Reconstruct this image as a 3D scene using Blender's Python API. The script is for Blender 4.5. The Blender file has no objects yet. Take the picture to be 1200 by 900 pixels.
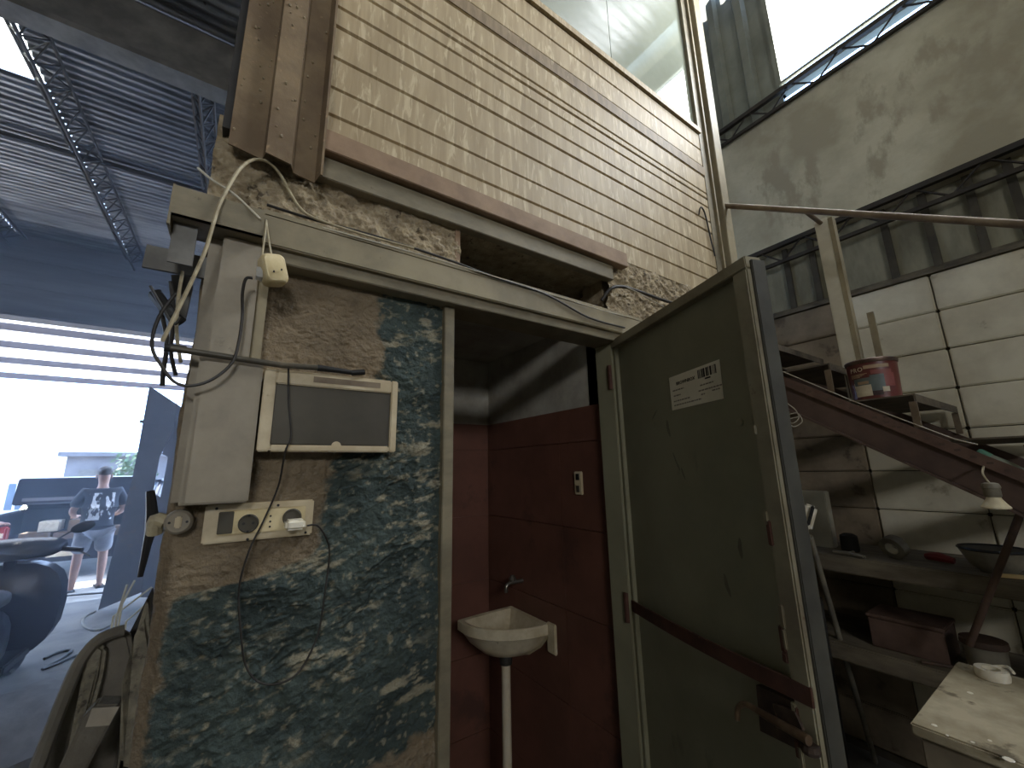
import bpy, bmesh, math, random
import numpy as np
from mathutils import Vector, Matrix
random.seed(7)
S = bpy.context.scene
COL = S.collection

# ------------------------------------------------------------------ camera
FPX = 469.2
YAW, PITCH, ROLL = [math.radians(a) for a in (34.27, 11.98, -1.15)]
CAM = Vector((0, -1, 1.5))
_f = Vector((math.sin(YAW)*math.cos(PITCH), math.cos(YAW)*math.cos(PITCH), math.sin(PITCH)))
_r0 = Vector((math.cos(YAW), -math.sin(YAW), 0)); _u0 = _r0.cross(_f)
_r = _r0*math.cos(ROLL) + _u0*math.sin(ROLL)
_u = -_r0*math.sin(ROLL) + _u0*math.cos(ROLL)
cam = bpy.data.objects.new('camera', bpy.data.cameras.new('camera'))
COL.objects.link(cam)
cam.data.sensor_fit = 'HORIZONTAL'; cam.data.sensor_width = 36; cam.data.lens = FPX*36/1200
cam.data.clip_start = .02; cam.data.clip_end = 300
mw = Matrix.Identity(4)
for i in range(3):
    mw[i][0] = _r[i]; mw[i][1] = _u[i]; mw[i][2] = -_f[i]; mw[i][3] = CAM[i]
cam.matrix_world = mw
S.camera = cam

# ------------------------------------------------------------------ world, sun, daylight, exposure
S.view_settings.view_transform = 'Standard'; S.view_settings.look = 'None'
S.view_settings.gamma = 1; S.view_settings.use_curve_mapping = False
S.view_settings.exposure = 0.9
w = bpy.data.worlds.new('world'); S.world = w; w.use_nodes = True
bg = w.node_tree.nodes['Background']
bg.inputs[0].default_value = (.40, .60, 1.0, 1); bg.inputs[1].default_value = 5.0

def light(name, kind, loc, target, energy, color, size=None):
    l = bpy.data.lights.new(name, kind); l.energy = energy; l.color = color
    o = bpy.data.objects.new(name, l); COL.objects.link(o); o.location = loc
    o.rotation_euler = (Vector(target)-Vector(loc)).to_track_quat('-Z', 'Y').to_euler()
    if kind == 'AREA':
        l.shape = 'RECTANGLE'; l.size, l.size_y = size
    return o
sun = light('sun_offscreen', 'SUN', (-3, 12, 14), (-3+.30*10, 12-.45*10, 14-.84*10), 13, (1, .95, .86))
sun.data.angle = .01
# daylight in the opening of the tall side window (it runs on out of the frame) and of an unseen window added behind the viewer,
# inferred from the low light that streaks the bathroom wall; the gate and the roof light are lit by sky and sun alone
light('window_right_offscreen', 'AREA', (2.985, -1.325, 4.53), (0, -1.325, 4.53), 95, (1, .96, .84), (2.3, .9))
light('window_rear_inferred_offscreen', 'AREA', (-1.6, -6.02, 3.5), (-1.6, 0, 3.5), 55, (1, .96, .86), (1.5, .62))

# ------------------------------------------------------------------ pixel -> plane helpers (1200x900 frame)
def ray(px, py): return _f + _r*((px-600)/FPX) - _u*((py-450)/FPX)
def PY(px, py, y): d = ray(px, py); return CAM + d*((y-CAM.y)/d.y)
def PX(px, py, x): d = ray(px, py); return CAM + d*((x-CAM.x)/d.x)
def PZ(px, py, z): d = ray(px, py); return CAM + d*((z-CAM.z)/d.z)

# ------------------------------------------------------------------ materials
def lin(c, dust=.22):
    o = []; g = .3*c[0]+.55*c[1]+.15*c[2]
    for v in c:
        v = v*(1-dust)+g*dust
        v = v/255
        o.append(v/12.92 if v <= .04045 else ((v+.055)/1.055)**2.4)
    return (*o, 1)
MATS = {}
def M(name, c1, c2=None, scale=8, rough=.7, metal=0, bump=0, bscale=60, stretch=(1, 1, 1), c3=None, s3=25, th3=.6,
      ramp=(.38, .62), spec=.4, st3=None, place=False):
    if name in MATS: return MATS[name]
    m = bpy.data.materials.new(name); m.use_nodes = True; MATS[name] = m
    nt = m.node_tree; N = nt.nodes; L = nt.links; b = N['Principled BSDF']
    b.inputs['Roughness'].default_value = rough; b.inputs['Metallic'].default_value = metal
    b.inputs['Specular IOR Level'].default_value = spec
    b.inputs['Base Color'].default_value = lin(c1)
    tc = N.new('ShaderNodeTexCoord')
    def noise(sc, st, det=6):
        mp = N.new('ShaderNodeMapping'); mp.inputs['Scale'].default_value = st
        L.new(N.new('ShaderNodeNewGeometry').outputs['Position'] if place else tc.outputs['Object'], mp.inputs[0])
        n = N.new('ShaderNodeTexNoise'); n.inputs['Scale'].default_value = sc; n.inputs['Detail'].default_value = det
        n.inputs['Roughness'].default_value = .62
        L.new(mp.outputs[0], n.inputs['Vector']); return n.outputs[0]
    def ramped(v, a, c):
        r = N.new('ShaderNodeMapRange'); r.inputs[1].default_value = a; r.inputs[2].default_value = c
        L.new(v, r.inputs[0]); return r.outputs[0]
    def mix(fac, A, B):
        x = N.new('ShaderNodeMix'); x.data_type = 'RGBA'
        L.new(fac, x.inputs[0])
        for sock, val in ((x.inputs[6], A), (x.inputs[7], B)):
            if isinstance(val, tuple): sock.default_value = val
            else: L.new(val, sock)
        return x.outputs[2]
    cur = lin(c1)
    if c2:
        cur = mix(ramped(noise(scale, stretch), *ramp), cur, lin(c2))
    if c3:
        cur = mix(ramped(noise(s3, st3 or (1, 1, 1)), th3, th3+.08), cur, lin(c3))
    if not isinstance(cur, tuple): L.new(cur, b.inputs['Base Color'])
    if bump:
        bp = N.new('ShaderNodeBump'); bp.inputs['Strength'].default_value = bump; bp.inputs['Distance'].default_value = .004
        L.new(noise(bscale, stretch), bp.inputs['Height']); L.new(bp.outputs[0], b.inputs['Normal'])
    m['_'] = 1
    return m
def glass(name, c, rough, trans, alpha=1.0):
    m = bpy.data.materials.new(name); m.use_nodes = True
    b = m.node_tree.nodes['Principled BSDF']; b.inputs['Base Color'].default_value = lin(c)
    b.inputs['Roughness'].default_value = rough; b.inputs['Transmission Weight'].default_value = trans; b.inputs['IOR'].default_value = 1.45
    return m
def translucent(name, c, tr=.7):
    m = bpy.data.materials.new(name); m.use_nodes = True
    nt = m.node_tree; N = nt.nodes; b = N['Principled BSDF']; b.inputs['Base Color'].default_value = lin(c); b.inputs['Roughness'].default_value = .6
    t = N.new('ShaderNodeBsdfTranslucent'); t.inputs[0].default_value = lin(c)
    x = N.new('ShaderNodeMixShader'); x.inputs[0].default_value = tr
    nt.links.new(b.outputs[0], x.inputs[1]); nt.links.new(t.outputs[0], x.inputs[2]); nt.links.new(x.outputs[0], N['Material Output'].inputs[0])
    return m

# ------------------------------------------------------------------ mesh builder
class MB:
    def __init__(s): s.v = []; s.f = []
    def add(s, vs, fs):
        o = len(s.v); s.v += [tuple(p) for p in vs]; s.f += [tuple(i+o for i in f) for f in fs]; return s
    def box(s, a, b):
        x0, y0, z0 = [min(p, q) for p, q in zip(a, b)]; x1, y1, z1 = [max(p, q) for p, q in zip(a, b)]
        return s.add([(x0,y0,z0),(x1,y0,z0),(x1,y1,z0),(x0,y1,z0),(x0,y0,z1),(x1,y0,z1),(x1,y1,z1),(x0,y1,z1)],
              [(0,3,2,1),(4,5,6,7),(0,1,5,4),(1,2,6,5),(2,3,7,6),(3,0,4,7)])
    def cbox(s, c, d): return s.box([c[i]-d[i]/2 for i in range(3)], [c[i]+d[i]/2 for i in range(3)])
    def bar(s, a, b, w, h, up=(0, 0, 1)):
        a, b = Vector(a), Vector(b); t = (b-a).normalized(); up = Vector(up)
        if abs(t.dot(up)) > .98: up = Vector((0, 1, 0))
        sd = t.cross(up).normalized()*(w/2); uu = sd.cross(t).normalized()*(h/2)
        vs = [p+q for p in (a, b) for q in (-sd-uu, sd-uu, sd+uu, -sd+uu)]
        return s.add(vs, [(3,2,1,0),(4,5,6,7),(0,1,5,4),(1,2,6,5),(2,3,7,6),(3,0,4,7)])
    def tube(s, pts, r, n=8, smooth=4):
        P = [Vector(p) for p in pts]
        if smooth and len(P) > 2:
            Q = []
            for i in range(len(P)-1):
                p0 = P[max(i-1, 0)]; p1 = P[i]; p2 = P[i+1]; p3 = P[min(i+2, len(P)-1)]
                for k in range(smooth):
                    t = k/smooth
                    Q.append(.5*((2*p1)+(p2-p0)*t+(2*p0-5*p1+4*p2-p3)*t*t+(3*p1-p0-3*p2+p3)*t**3))
            Q.append(P[-1]); P = Q
        rr = r if isinstance(r, (list, tuple)) else [r]*len(P)
        if len(rr) != len(P): rr = list(np.interp(np.linspace(0, 1, len(P)), np.linspace(0, 1, len(rr)), rr))
        rings = []; nrm = None
        for i, p in enumerate(P):
            t = (P[min(i+1, len(P)-1)]-P[max(i-1, 0)]).normalized()
            if nrm is None:
                nrm = t.orthogonal().normalized()
            else:
                nrm = (nrm - t*nrm.dot(t))
                nrm = nrm.normalized() if nrm.length > 1e-6 else t.orthogonal().normalized()
            bn = t.cross(nrm)
            rings.append([p+(nrm*math.cos(2*math.pi*k/n)+bn*math.sin(2*math.pi*k/n))*rr[i] for k in range(n)])
        vs = [q for g in rings for q in g]; fs = []
        for i in range(len(rings)-1):
            for k in range(n):
                fs.append((i*n+k, i*n+(k+1) % n, (i+1)*n+(k+1) % n, (i+1)*n+k))
        fs.append(tuple(reversed(range(n)))); fs.append(tuple((len(rings)-1)*n+k for k in range(n)))
        return s.add(vs, fs)
    def lathe(s, prof, n=24, c=(0, 0, 0), M_=None, cap=True):
        vs = []; fs = []
        for r, z in prof:
            for k in range(n):
                a = 2*math.pi*k/n; p = Vector((r*math.cos(a), r*math.sin(a), z))
                if M_ is not None: p = M_ @ p
                vs.append(p+Vector(c))
        for i in range(len(prof)-1):
            for k in range(n): fs.append((i*n+k, i*n+(k+1) % n, (i+1)*n+(k+1) % n, (i+1)*n+k))
        if cap:
            fs.append(tuple(reversed(range(n)))); fs.append(tuple((len(prof)-1)*n+k for k in range(n)))
        return s.add(vs, fs)
    def prism(s, poly, off):
        n = len(poly); P = [Vector(p) for p in poly]; o = Vector(off)
        return s.add(P+[p+o for p in P], [tuple(reversed(range(n))), tuple(range(n, 2*n))] +
                     [(i, (i+1) % n, n+(i+1) % n, n+i) for i in range(n)])
    def profile_x(s, prof, x0, x1):   # closed (y,z) profile extruded along x
        return s.prism([(x0, y, z) for y, z in prof], (x1-x0, 0, 0))
    def obj(s, name, mat, parent=None, bevel=0, smooth=False, seg=2):
        me = bpy.data.meshes.new(name); me.from_pydata(s.v, [], s.f)
        bm = bmesh.new(); bm.from_mesh(me); bmesh.ops.recalc_face_normals(bm, faces=bm.faces[:])
        if bevel:
            es = [e for e in bm.edges if len(e.link_faces) == 2 and e.calc_face_angle(0) > .6]
            bmesh.ops.bevel(bm, geom=es, offset=bevel, segments=seg, affect='EDGES', clamp_overlap=True)
        bm.to_mesh(me); bm.free()
        if smooth:
            me.polygons.foreach_set('use_smooth', [True]*len(me.polygons))
            try: me.set_sharp_from_angle(angle=math.radians(40))
            except Exception: pass
        me.materials.append(mat)
        o = bpy.data.objects.new(name, me); COL.objects.link(o)
        if parent: o.parent = parent
        return o
def tag(o, label, cat, group=None, kind=None):
    o['label'] = label; o['category'] = cat
    if group: o['group'] = group
    if kind: o['kind'] = kind
    return o
def empty(name, loc, label, cat, group=None, kind=None):
    o = bpy.data.objects.new(name, None); COL.objects.link(o); o.location = loc; o.empty_display_size = .05
    return tag(o, label, cat, group, kind)
def keep(child, parent):    # parent without moving (parent only translated / rotated)
    bpy.context.view_layer.update()
    child.parent = parent; child.matrix_parent_inverse = parent.matrix_world.inverted(); return child
def struct(o, label, cat, kind='structure'): return tag(o, label, cat, None, kind)
def text(name, body, size, mat, parent, mtx, depth=.0004):
    c = bpy.data.curves.new(name, 'FONT'); c.body = body; c.size = size; c.extrude = depth; c.resolution_u = 2
    t = bpy.data.objects.new(name, c); COL.objects.link(t)
    bpy.context.view_layer.update()
    me = bpy.data.meshes.new_from_object(t.evaluated_get(bpy.context.evaluated_depsgraph_get()))
    bpy.data.objects.remove(t); me.materials.clear(); me.materials.append(mat)
    o = bpy.data.objects.new(name, me); COL.objects.link(o); o.matrix_world = mtx
    if parent: keep(o, parent)
    return o
def child_copy(o, parent, loc=None):
    c = o.copy(); COL.objects.link(c); c.parent = parent
    if loc: c.location = loc
    return c

# fractal value noise on numpy arrays
def vnoise(x, y, seed):
    rng = np.random.RandomState(seed); T = rng.rand(256, 256)
    xi = np.floor(x).astype(int); yi = np.floor(y).astype(int); fx = x-xi; fy = y-yi
    fx = fx*fx*(3-2*fx); fy = fy*fy*(3-2*fy)
    g = lambda a, b: T[a % 256, b % 256]
    return (g(xi, yi)*(1-fx)+g(xi+1, yi)*fx)*(1-fy)+(g(xi, yi+1)*(1-fx)+g(xi+1, yi+1)*fx)*fy
def fbm(x, y, seed, octv=5, gain=.5):
    v = 0; a = 1; t = 0
    for o in range(octv):
        v = v+a*vnoise(x*2**o+o*17.3, y*2**o+o*9.1, seed+o); t += a; a *= gain
    return v/t
def grid_obj(name, P, mat, parent, attrs=None, flip=False):
    ny, nx, _ = P.shape
    me = bpy.data.meshes.new(name)
    idx = np.arange(ny*nx).reshape(ny, nx)
    q = np.stack([idx[:-1, :-1], idx[:-1, 1:], idx[1:, 1:], idx[1:, :-1]], -1).reshape(-1, 4)
    if flip: q = q[:, ::-1]
    me.from_pydata(P.reshape(-1, 3).tolist(), [], q.tolist())
    me.polygons.foreach_set('use_smooth', [True]*len(me.polygons))
    for k, a in (attrs or {}).items():
        at = me.attributes.new(k, 'FLOAT', 'POINT'); at.data.foreach_set('value', a.reshape(-1).astype(np.float32))
    me.materials.append(mat)
    o = bpy.data.objects.new(name, me); COL.objects.link(o)
    if parent: o.parent = parent
    return o

# ================================================================== palette
m_conc = M('concrete_floor', (120, 116, 108), (92, 90, 86), 3, .8, bump=.4, bscale=25, c3=(70, 66, 60), s3=2.2, th3=.6)
m_roof = M('galvanised_roof', (150, 152, 155), (95, 97, 100), 3, .33, .75, stretch=(.4, 3, 1))
m_header = M('board_marked_concrete', (104, 104, 106), (80, 80, 82), 2, .85, bump=.5, bscale=12, stretch=(.4, 1, 4))
m_darksteel = M('dark_steel', (52, 50, 48), (38, 36, 34), 6, .6, .2)
m_flange = M('grey_flange', (120, 118, 112), (90, 88, 84), 6, .6, .2)
m_lattice = M('lattice_steel', (46, 44, 42), (60, 52, 44), 9, .6, .2)
m_plastersmooth = M('dusty_plaster', (192, 185, 156), (160, 151, 124), 2.2, .9, bump=.5, bscale=18, c3=(160, 150, 124), s3=5, th3=.55, st3=(1, 1, .5))
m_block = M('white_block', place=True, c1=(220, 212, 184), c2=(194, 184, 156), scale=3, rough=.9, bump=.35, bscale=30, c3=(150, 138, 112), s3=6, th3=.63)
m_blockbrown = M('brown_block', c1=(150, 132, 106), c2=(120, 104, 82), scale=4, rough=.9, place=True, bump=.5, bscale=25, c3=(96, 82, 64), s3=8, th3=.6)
m_joint = M('mortar_joint', (84, 76, 62), (60, 54, 44), 8, .95)
m_soot = M('sooty_ledge', (112, 102, 82), (74, 68, 56), 9, .95, bump=.8, bscale=30)
m_siding = M('green_grey_siding', (134, 138, 122), (112, 116, 102), 3, .6, .1)
m_darkpost = M('dark_post', (74, 68, 54), (56, 51, 40), 8, .7)
m_dirtyglass = M('dirty_band_glass', (140, 136, 112), (106, 102, 82), 3.5, .75, spec=.2, stretch=(1, 2, .6), c3=(164, 158, 122), s3=2.2, th3=.6)
m_board = M('dusty_cladding', (176, 154, 114), (152, 130, 92), 5, .62, bump=.10, bscale=30, stretch=(5, 1, .35),
            c3=(190, 170, 130), s3=13, th3=.54, st3=(3.6, 1, .6), ramp=(.36, .64))
for n_ in m_board.node_tree.nodes:
    if n_.type == 'TEX_NOISE': n_.inputs['Distortion'].default_value = .9
    if n_.type == 'MAPPING': n_.inputs['Rotation'].default_value = (0, .16, 0)
m_boarddark = M('dusty_cladding_dark', (142, 120, 88), (118, 98, 70), 9, .65, bump=.12, bscale=30, stretch=(4, 1, .8), c3=(170, 150, 112), s3=15, th3=.62, st3=(3, 1, .8))
m_rusttrim = M('brown_primer_trim', (156, 124, 92), (134, 104, 76), 9, .7, c3=(100, 76, 56), s3=60, th3=.68)
m_rustcover = M('rusty_cover', (142, 118, 84), (114, 92, 66), 7, .8, .0, bump=.5, bscale=35, c3=(160, 130, 92), s3=26, th3=.62)
m_olive = M('olive_steel', (132, 120, 92), (112, 102, 78), 10, .6, c3=(88, 78, 58), s3=40, th3=.68, stretch=(1, 1, 2))
m_lintel = M('dusty_lintel', (150, 136, 102), (126, 114, 86), 6, .62, c3=(100, 88, 64), s3=30, th3=.67)
m_mortar = M('rough_mortar', (172, 154, 120), (138, 120, 92), 26, .95, bump=1.0, bscale=90, c3=(92, 78, 60), s3=34, th3=.6)
m_ivory = M('aged_ivory_plastic', (206, 188, 150), (182, 162, 124), 12, .5, c3=(150, 128, 94), s3=30, th3=.66)
m_column = M('galvanised_trunking', (150, 138, 116), (126, 116, 98), 6, .55, .15, c3=(84, 74, 60), s3=9, th3=.7)
m_smoke = M('smoked_plastic', (84, 78, 66), (68, 64, 54), 4, .28, c3=(110, 100, 82), s3=5, th3=.6)
m_black = M('black_plastic', (28, 28, 28), (40, 40, 40), 10, .45)
m_cream = M('cream_plastic', (222, 202, 150), (198, 176, 122), 14, .45, c3=(120, 100, 70), s3=35, th3=.7)
m_whiteplug = M('white_plug', (236, 228, 206), (214, 204, 178), 14, .4)
m_greyplug = M('grey_plug', (188, 186, 178), (166, 164, 156), 14, .4)
m_cablebeige = M('beige_cable', (178, 164, 128), (146, 132, 100), 30, .6)
m_cableblack = M('black_cable', (34, 32, 30), (52, 48, 44), 30, .5)
m_cablewhite = M('white_wire', (200, 192, 170), (170, 160, 140), 30, .5)
m_tile = M('dark_red_tile', (114, 68, 52), (98, 58, 44), 5, .5, c3=(84, 52, 42), s3=4, th3=.58)
m_grout = M('pale_grout', (128, 88, 74), (108, 74, 62), 8, .9)
m_bathplaster = M('grey_bath_plaster', (170, 164, 148), (140, 134, 120), 5, .9, bump=.5, bscale=40)
m_sink = M('stained_ceramic', (206, 192, 158), (178, 160, 124), 10, .3, c3=(120, 98, 68), s3=22, th3=.68)
m_pvc = M('pvc_pipe', (200, 186, 158), (180, 164, 136), 6, .45)
m_chrome = M('dull_chrome', (150, 146, 138), (120, 116, 108), 8, .3, .8)
m_door = M('olive_green_door', (138, 134, 104), (124, 120, 92), 3, .5, c3=(110, 104, 80), s3=7, th3=.62, st3=(1, 1, .5))
m_dooredge = M('door_edge_paint', (146, 138, 108), (120, 108, 82), 6, .6, c3=(98, 66, 46), s3=16, th3=.62)
m_dooroutside = M('dark_grey_door_side', (78, 76, 66), (62, 60, 52), 8, .6)
m_rustband = M('rusty_flat_bar', (94, 56, 42), (74, 44, 34), 12, .75, .2, bump=.3, c3=(116, 78, 56), s3=30, th3=.66)
m_rustplate = M('rusty_lock_plate', (84, 64, 50), (62, 48, 40), 20, .75, .2, bump=.4, c3=(130, 104, 74), s3=28, th3=.62)
m_bolt = M('worn_bolt_steel', (136, 110, 80), (98, 74, 54), 20, .5, .5)
m_paper = M('paper_label', (222, 212, 184), (208, 198, 170), 8, .8)
m_ink = M('black_ink', (46, 42, 36), (56, 50, 44), 30, .8)
m_inkgrey = M('grey_ink', (118, 110, 94), (132, 122, 104), 30, .8)
m_stair = M('rusty_stair_steel', (112, 84, 70), (90, 66, 56), 9, .75, .1, bump=.3, c3=(70, 56, 48), s3=24, th3=.63)
m_stairweb = M('stair_web_steel', (100, 78, 66), (82, 62, 54), 6, .7, .15)
m_tread = M('tread_plate', (112, 100, 82), (84, 74, 62), 9, .65, .3, bump=.8, bscale=80)
m_whitepost = M('pale_post_paint', (206, 200, 176), (186, 178, 152), 5, .6, c3=(160, 148, 120), s3=10, th3=.66)
m_rail = M('brown_rail', (134, 116, 92), (104, 86, 66), 8, .55, .2)
m_wood = M('dirty_wood_shelf', (124, 112, 90), (96, 86, 68), 5, .85, stretch=(4, 1, 4), bump=.3)
m_table = M('paint_spotted_table', (186, 172, 138), (150, 136, 104), 7, .8, bump=.3, c3=(112, 100, 76), s3=9, th3=.6)
m_tableside = M('table_side', (132, 118, 94), (108, 96, 76), 7, .8)
m_bluesheet = M('dusty_blue_sheet', (96, 92, 96), (80, 76, 80), 3, .6, c3=(112, 88, 76), s3=4, th3=.6)
m_dustfab = M('dusty_moulded_board', (112, 105, 92), (92, 86, 75), 6, .95, bump=.7, bscale=50, c3=(96, 88, 74), s3=14, th3=.6)
m_foam = M('crumbled_foam', (136, 128, 106), (98, 92, 78), 22, .95, bump=1, bscale=70, c3=(72, 66, 56), s3=30, th3=.6)
m_scoot = M('dark_scooter_paint', (40, 42, 52), (48, 50, 58), 6, .35)
m_scootseat = M('scooter_seat_vinyl', (88, 86, 88), (72, 70, 72), 8, .6)
m_tyre = M('tyre_rubber', (30, 30, 32), (42, 42, 42), 20, .85)
m_car = M('dark_car_paint', (26, 30, 44), (32, 36, 50), 3, .25, .2)
m_redlens = M('red_tail_lens', (170, 40, 40), (150, 30, 34), 9, .25)
m_card = M('cardboard', (140, 112, 84), (122, 98, 72), 6, .85)
m_skin = M('skin', (178, 128, 100), (164, 114, 90), 9, .55)
m_hair = M('grey_dark_hair', (52, 46, 44), (70, 66, 62), 40, .7)
m_shorts = M('grey_shorts', (132, 136, 146), (112, 116, 126), 9, .85)
m_shoe = M('dark_sandal', (46, 42, 40), (34, 32, 30), 9, .7)
m_outwhite = M('white_outside_wall', (236, 234, 226), (222, 220, 212), 1, .85)
m_outdark = M('grey_shed', (110, 110, 116), (92, 92, 98), 2, .8)
m_outwin = M('outside_window', (70, 90, 112), (84, 104, 126), 1, .2)
m_asphalt = M('pale_ground', (170, 164, 154), (150, 144, 134), 2, .9)
m_tin = M('paint_tin_maroon', (110, 44, 36), (92, 36, 32), 8, .4, c3=(128, 60, 46), s3=10, th3=.62)
m_tinmetal = M('tin_rim', (108, 84, 70), (84, 64, 54), 10, .45, .6)
m_sack = M('grey_sack', (116, 112, 108), (96, 92, 90), 7, .95, bump=.6)
m_rope = M('thin_cord', (196, 188, 168), (170, 162, 142), 20, .7)
m_greenb = M('green_cap_plastic', (112, 168, 140), (92, 150, 124), 8, .45)
m_clearb = M('cloudy_bottle', (140, 148, 132), (120, 128, 114), 8, .35)
m_bulb = M('frosted_reflector', (222, 208, 168), (204, 188, 146), 9, .4)
m_redplastic = M('red_plastic', (150, 40, 40), (120, 34, 34), 9, .5)
m_yellowwood = M('yellow_wood', (190, 160, 100), (168, 138, 84), 6, .7, stretch=(6, 1, 1))
m_rod = M('brown_rod', (92, 66, 50), (70, 52, 42), 12, .7)
m_greypole = M('grey_pole', (132, 126, 108), (104, 98, 84), 10, .6)
m_jar = M('cloudy_jar', (132, 126, 108), (108, 102, 86), 8, .35)
m_skylight = translucent('fibreglass_skylight', (236, 232, 210), .75)
m_canopy = translucent('fibreglass_canopy', (226, 228, 232), .6)
m_purlin = M('purlin_steel', (92, 88, 96), (76, 72, 80), 6, .6)

# ================================================================== SETTING
YB = 6.3        # plane of the far gate wall
struct(MB().box((-8, -6, -.1), (3.1, YB+.2, 0)).obj('floor', m_conc), 'grey dusty concrete workshop floor', 'floor')
struct(MB().box((-30, YB+.2, -.12), (20, 40, -.02)).obj('ground_outside', m_asphalt), 'sunlit pale ground outside the gate', 'ground')
struct(MB().box((-8.2, -6, 0), (-8, YB, 6.2)).obj('wall_left', m_plastersmooth), 'plain workshop side wall out of view', 'wall')
wbk = empty('wall_back', (0, -6, 0), 'plain workshop end wall behind the viewer', 'wall', kind='structure')
for a, b in (((-8, -6.2, 0), (2.9, -6, 3.15)), ((-8, -6.2, 3.85), (2.9, -6, 6.2)), ((-8, -6.2, 3.15), (-2.4, -6, 3.85)), ((-.8, -6.2, 3.15), (2.9, -6, 3.85))):
    keep(MB().box(a, b).obj('wall_section', m_plastersmooth), wbk)
w3 = empty('window_3_inferred', (-1.6, -6.05, 3.15), 'inferred unseen window high in the end wall behind the viewer', 'window', kind='structure')  # added opening for the rear lamp; window inferred from low streaks, never in view
for x in (-2.4, -1.6, -.82): keep(MB().box((x, -6.1, 3.15), (x+.03, -6.04, 3.85)).obj('window_frame', m_siding), w3)
for z in (3.15, 3.82): keep(MB().box((-2.4, -6.1, z), (-.8, -6.04, z+.03)).obj('window_frame', m_siding), w3)

# --- far wall with gate opening
wf = empty('wall_far', (0, YB, 0), 'board-marked concrete wall with header over the open gate', 'wall', kind='structure')
keep(MB().box((-8, YB, 3.48), (2.9, YB+.25, 4.62)).obj('header_beam', m_header), wf)
keep(MB().box((-.62, YB, 0), (2.9, YB+.25, 3.48)).obj('wall_pier', m_header), wf)
keep(MB().box((-8, YB, 0), (-7.0, YB+.25, 3.48)).obj('wall_pier', m_header), wf)
for k in range(3):
    keep(MB().box((-8, YB-.012, 3.5+.36*k), (2.9, YB, 3.83+.36*k)).obj('shutter_board_mark', m_header), wf)

# --- roofs: corrugated sheets (waves run along x)
def corrugated(y0, y1, z0, z1, x0, x1, pitch=.076, amp=.0095, n=6, hole=None):
    b = MB(); N_ = int((y1-y0)/pitch*n)
    for i in range(N_+1):
        y = y0+(y1-y0)*i/N_; z = z0+(z1-z0)*i/N_+amp*math.sin(2*math.pi*(y-y0)/pitch)
        b.v += [(x0, y, z), (x1, y, z)]
        if i: b.f.append((2*i-2, 2*i-1, 2*i+1, 2*i))
    return b
def corr_part(name, mat, par, *a, **k):
    o = corrugated(*a, **k).obj(name, mat, None, smooth=False)
    o.data.polygons.foreach_set('use_smooth', [True]*len(o.data.polygons))
    return keep(o, par)
ce = empty('ceiling', (0, 0, 4.55), 'corrugated metal roof with translucent roof lights', 'ceiling', kind='structure')
corr_part('roof_sheet', m_roof, ce, 2.35, YB, 4.56, 4.56, -1.55, 2.9)
corr_part('roof_sheet', m_roof, ce, 3.2, YB, 4.56, 4.56, -2.6, -1.55)
corr_part('roof_sheet', m_roof, ce, 2.35, YB, 4.56, 4.56, -8, -2.6)
corr_part('roof_light_sheet', m_skylight, ce, 2.35, 3.2, 4.56, 4.56, -2.6, -1.55)
corr_part('roof_sheet', m_roof, ce, -6, 2.32, 4.78+8.32*.06+.35, 4.80, -8, -.05)
corr_part('roof_sheet', m_roof, ce, -6, 2.32, 5.75, 5.3, -.05, 2.9)
bm_ = MB().box((-8, 2.30, 4.36), (-.04, 2.33, 4.80)).obj('beam_web', m_flange); keep(bm_, ce)
keep(MB().box((-8, 2.24, 4.33), (-.04, 2.40, 4.37)).obj('beam_flange', m_flange), ce)
keep(MB().box((-.06, 2.30, 4.5), (2.9, 2.34, 5.45)).obj('gable_plate', m_header), ce)
keep(MB().box((-.06, -6, 4.78), (-.04, 2.33, 5.75)).obj('roof_step_plate', m_flange), ce)

def lattice_y(x, w, z, y0, y1, step, parent=None, r=.012, name='roof_joist', label='', group=None):
    e = empty(name, (x, y0, z), label, 'joist', group)
    keep(MB().tube([(x-w/2, y0, z), (x-w/2, y1, z)], r, 6, 0).obj('chord', m_lattice), e)
    keep(MB().tube([(x+w/2, y0, z), (x+w/2, y1, z)], r, 6, 0).obj('chord', m_lattice), e)
    keep(MB().tube([(x, y0, z-.14), (x, y1, z-.14)], r, 6, 0).obj('chord', m_lattice), e)
    b = MB(); n = int((y1-y0)/step); sgn = 1
    for i in range(n):
        a, c = y0+i*step, y0+(i+1)*step; m = (a+c)/2
        for sx in (-1, 1):
            b.tube([(x+sx*w/2, a, z), (x, m, z-.14)], r*.55, 5, 0); b.tube([(x, m, z-.14), (x+sx*w/2, c, z)], r*.55, 5, 0)
        b.tube([(x-w/2*sgn, a, z), (x+w/2*sgn, c, z)], r*.5, 5, 0); sgn = -sgn
    keep(b.obj('lacing', m_lattice), e)
    return e
lattice_y(-1.47, .20, 4.50, 2.42, YB, .22, label='lattice roof joist beside the glowing roof light', group='lattice joists under the far roof')
lattice_y(-.52, .14, 4.50, 2.42, YB, .22, label='lattice roof joist nearest the front wall cladding', group='lattice joists under the far roof')
lattice_y(-2.62, .22, 4.50, 2.42, YB, .22, label='lattice roof joist farthest from the cladding', group='lattice joists under the far roof')
lattice_y(-.52, .12, 4.98, .2, 2.28, .22, label='lattice joist under the near roof above the dark beam')
struct(MB().tube([(-8, 4.0, 4.5), (-.1, 4.0, 4.5)], .03, 6, 0).obj('trim_1', m_darksteel), 'thin dark purlin crossing the far roof', 'purlin')

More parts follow.
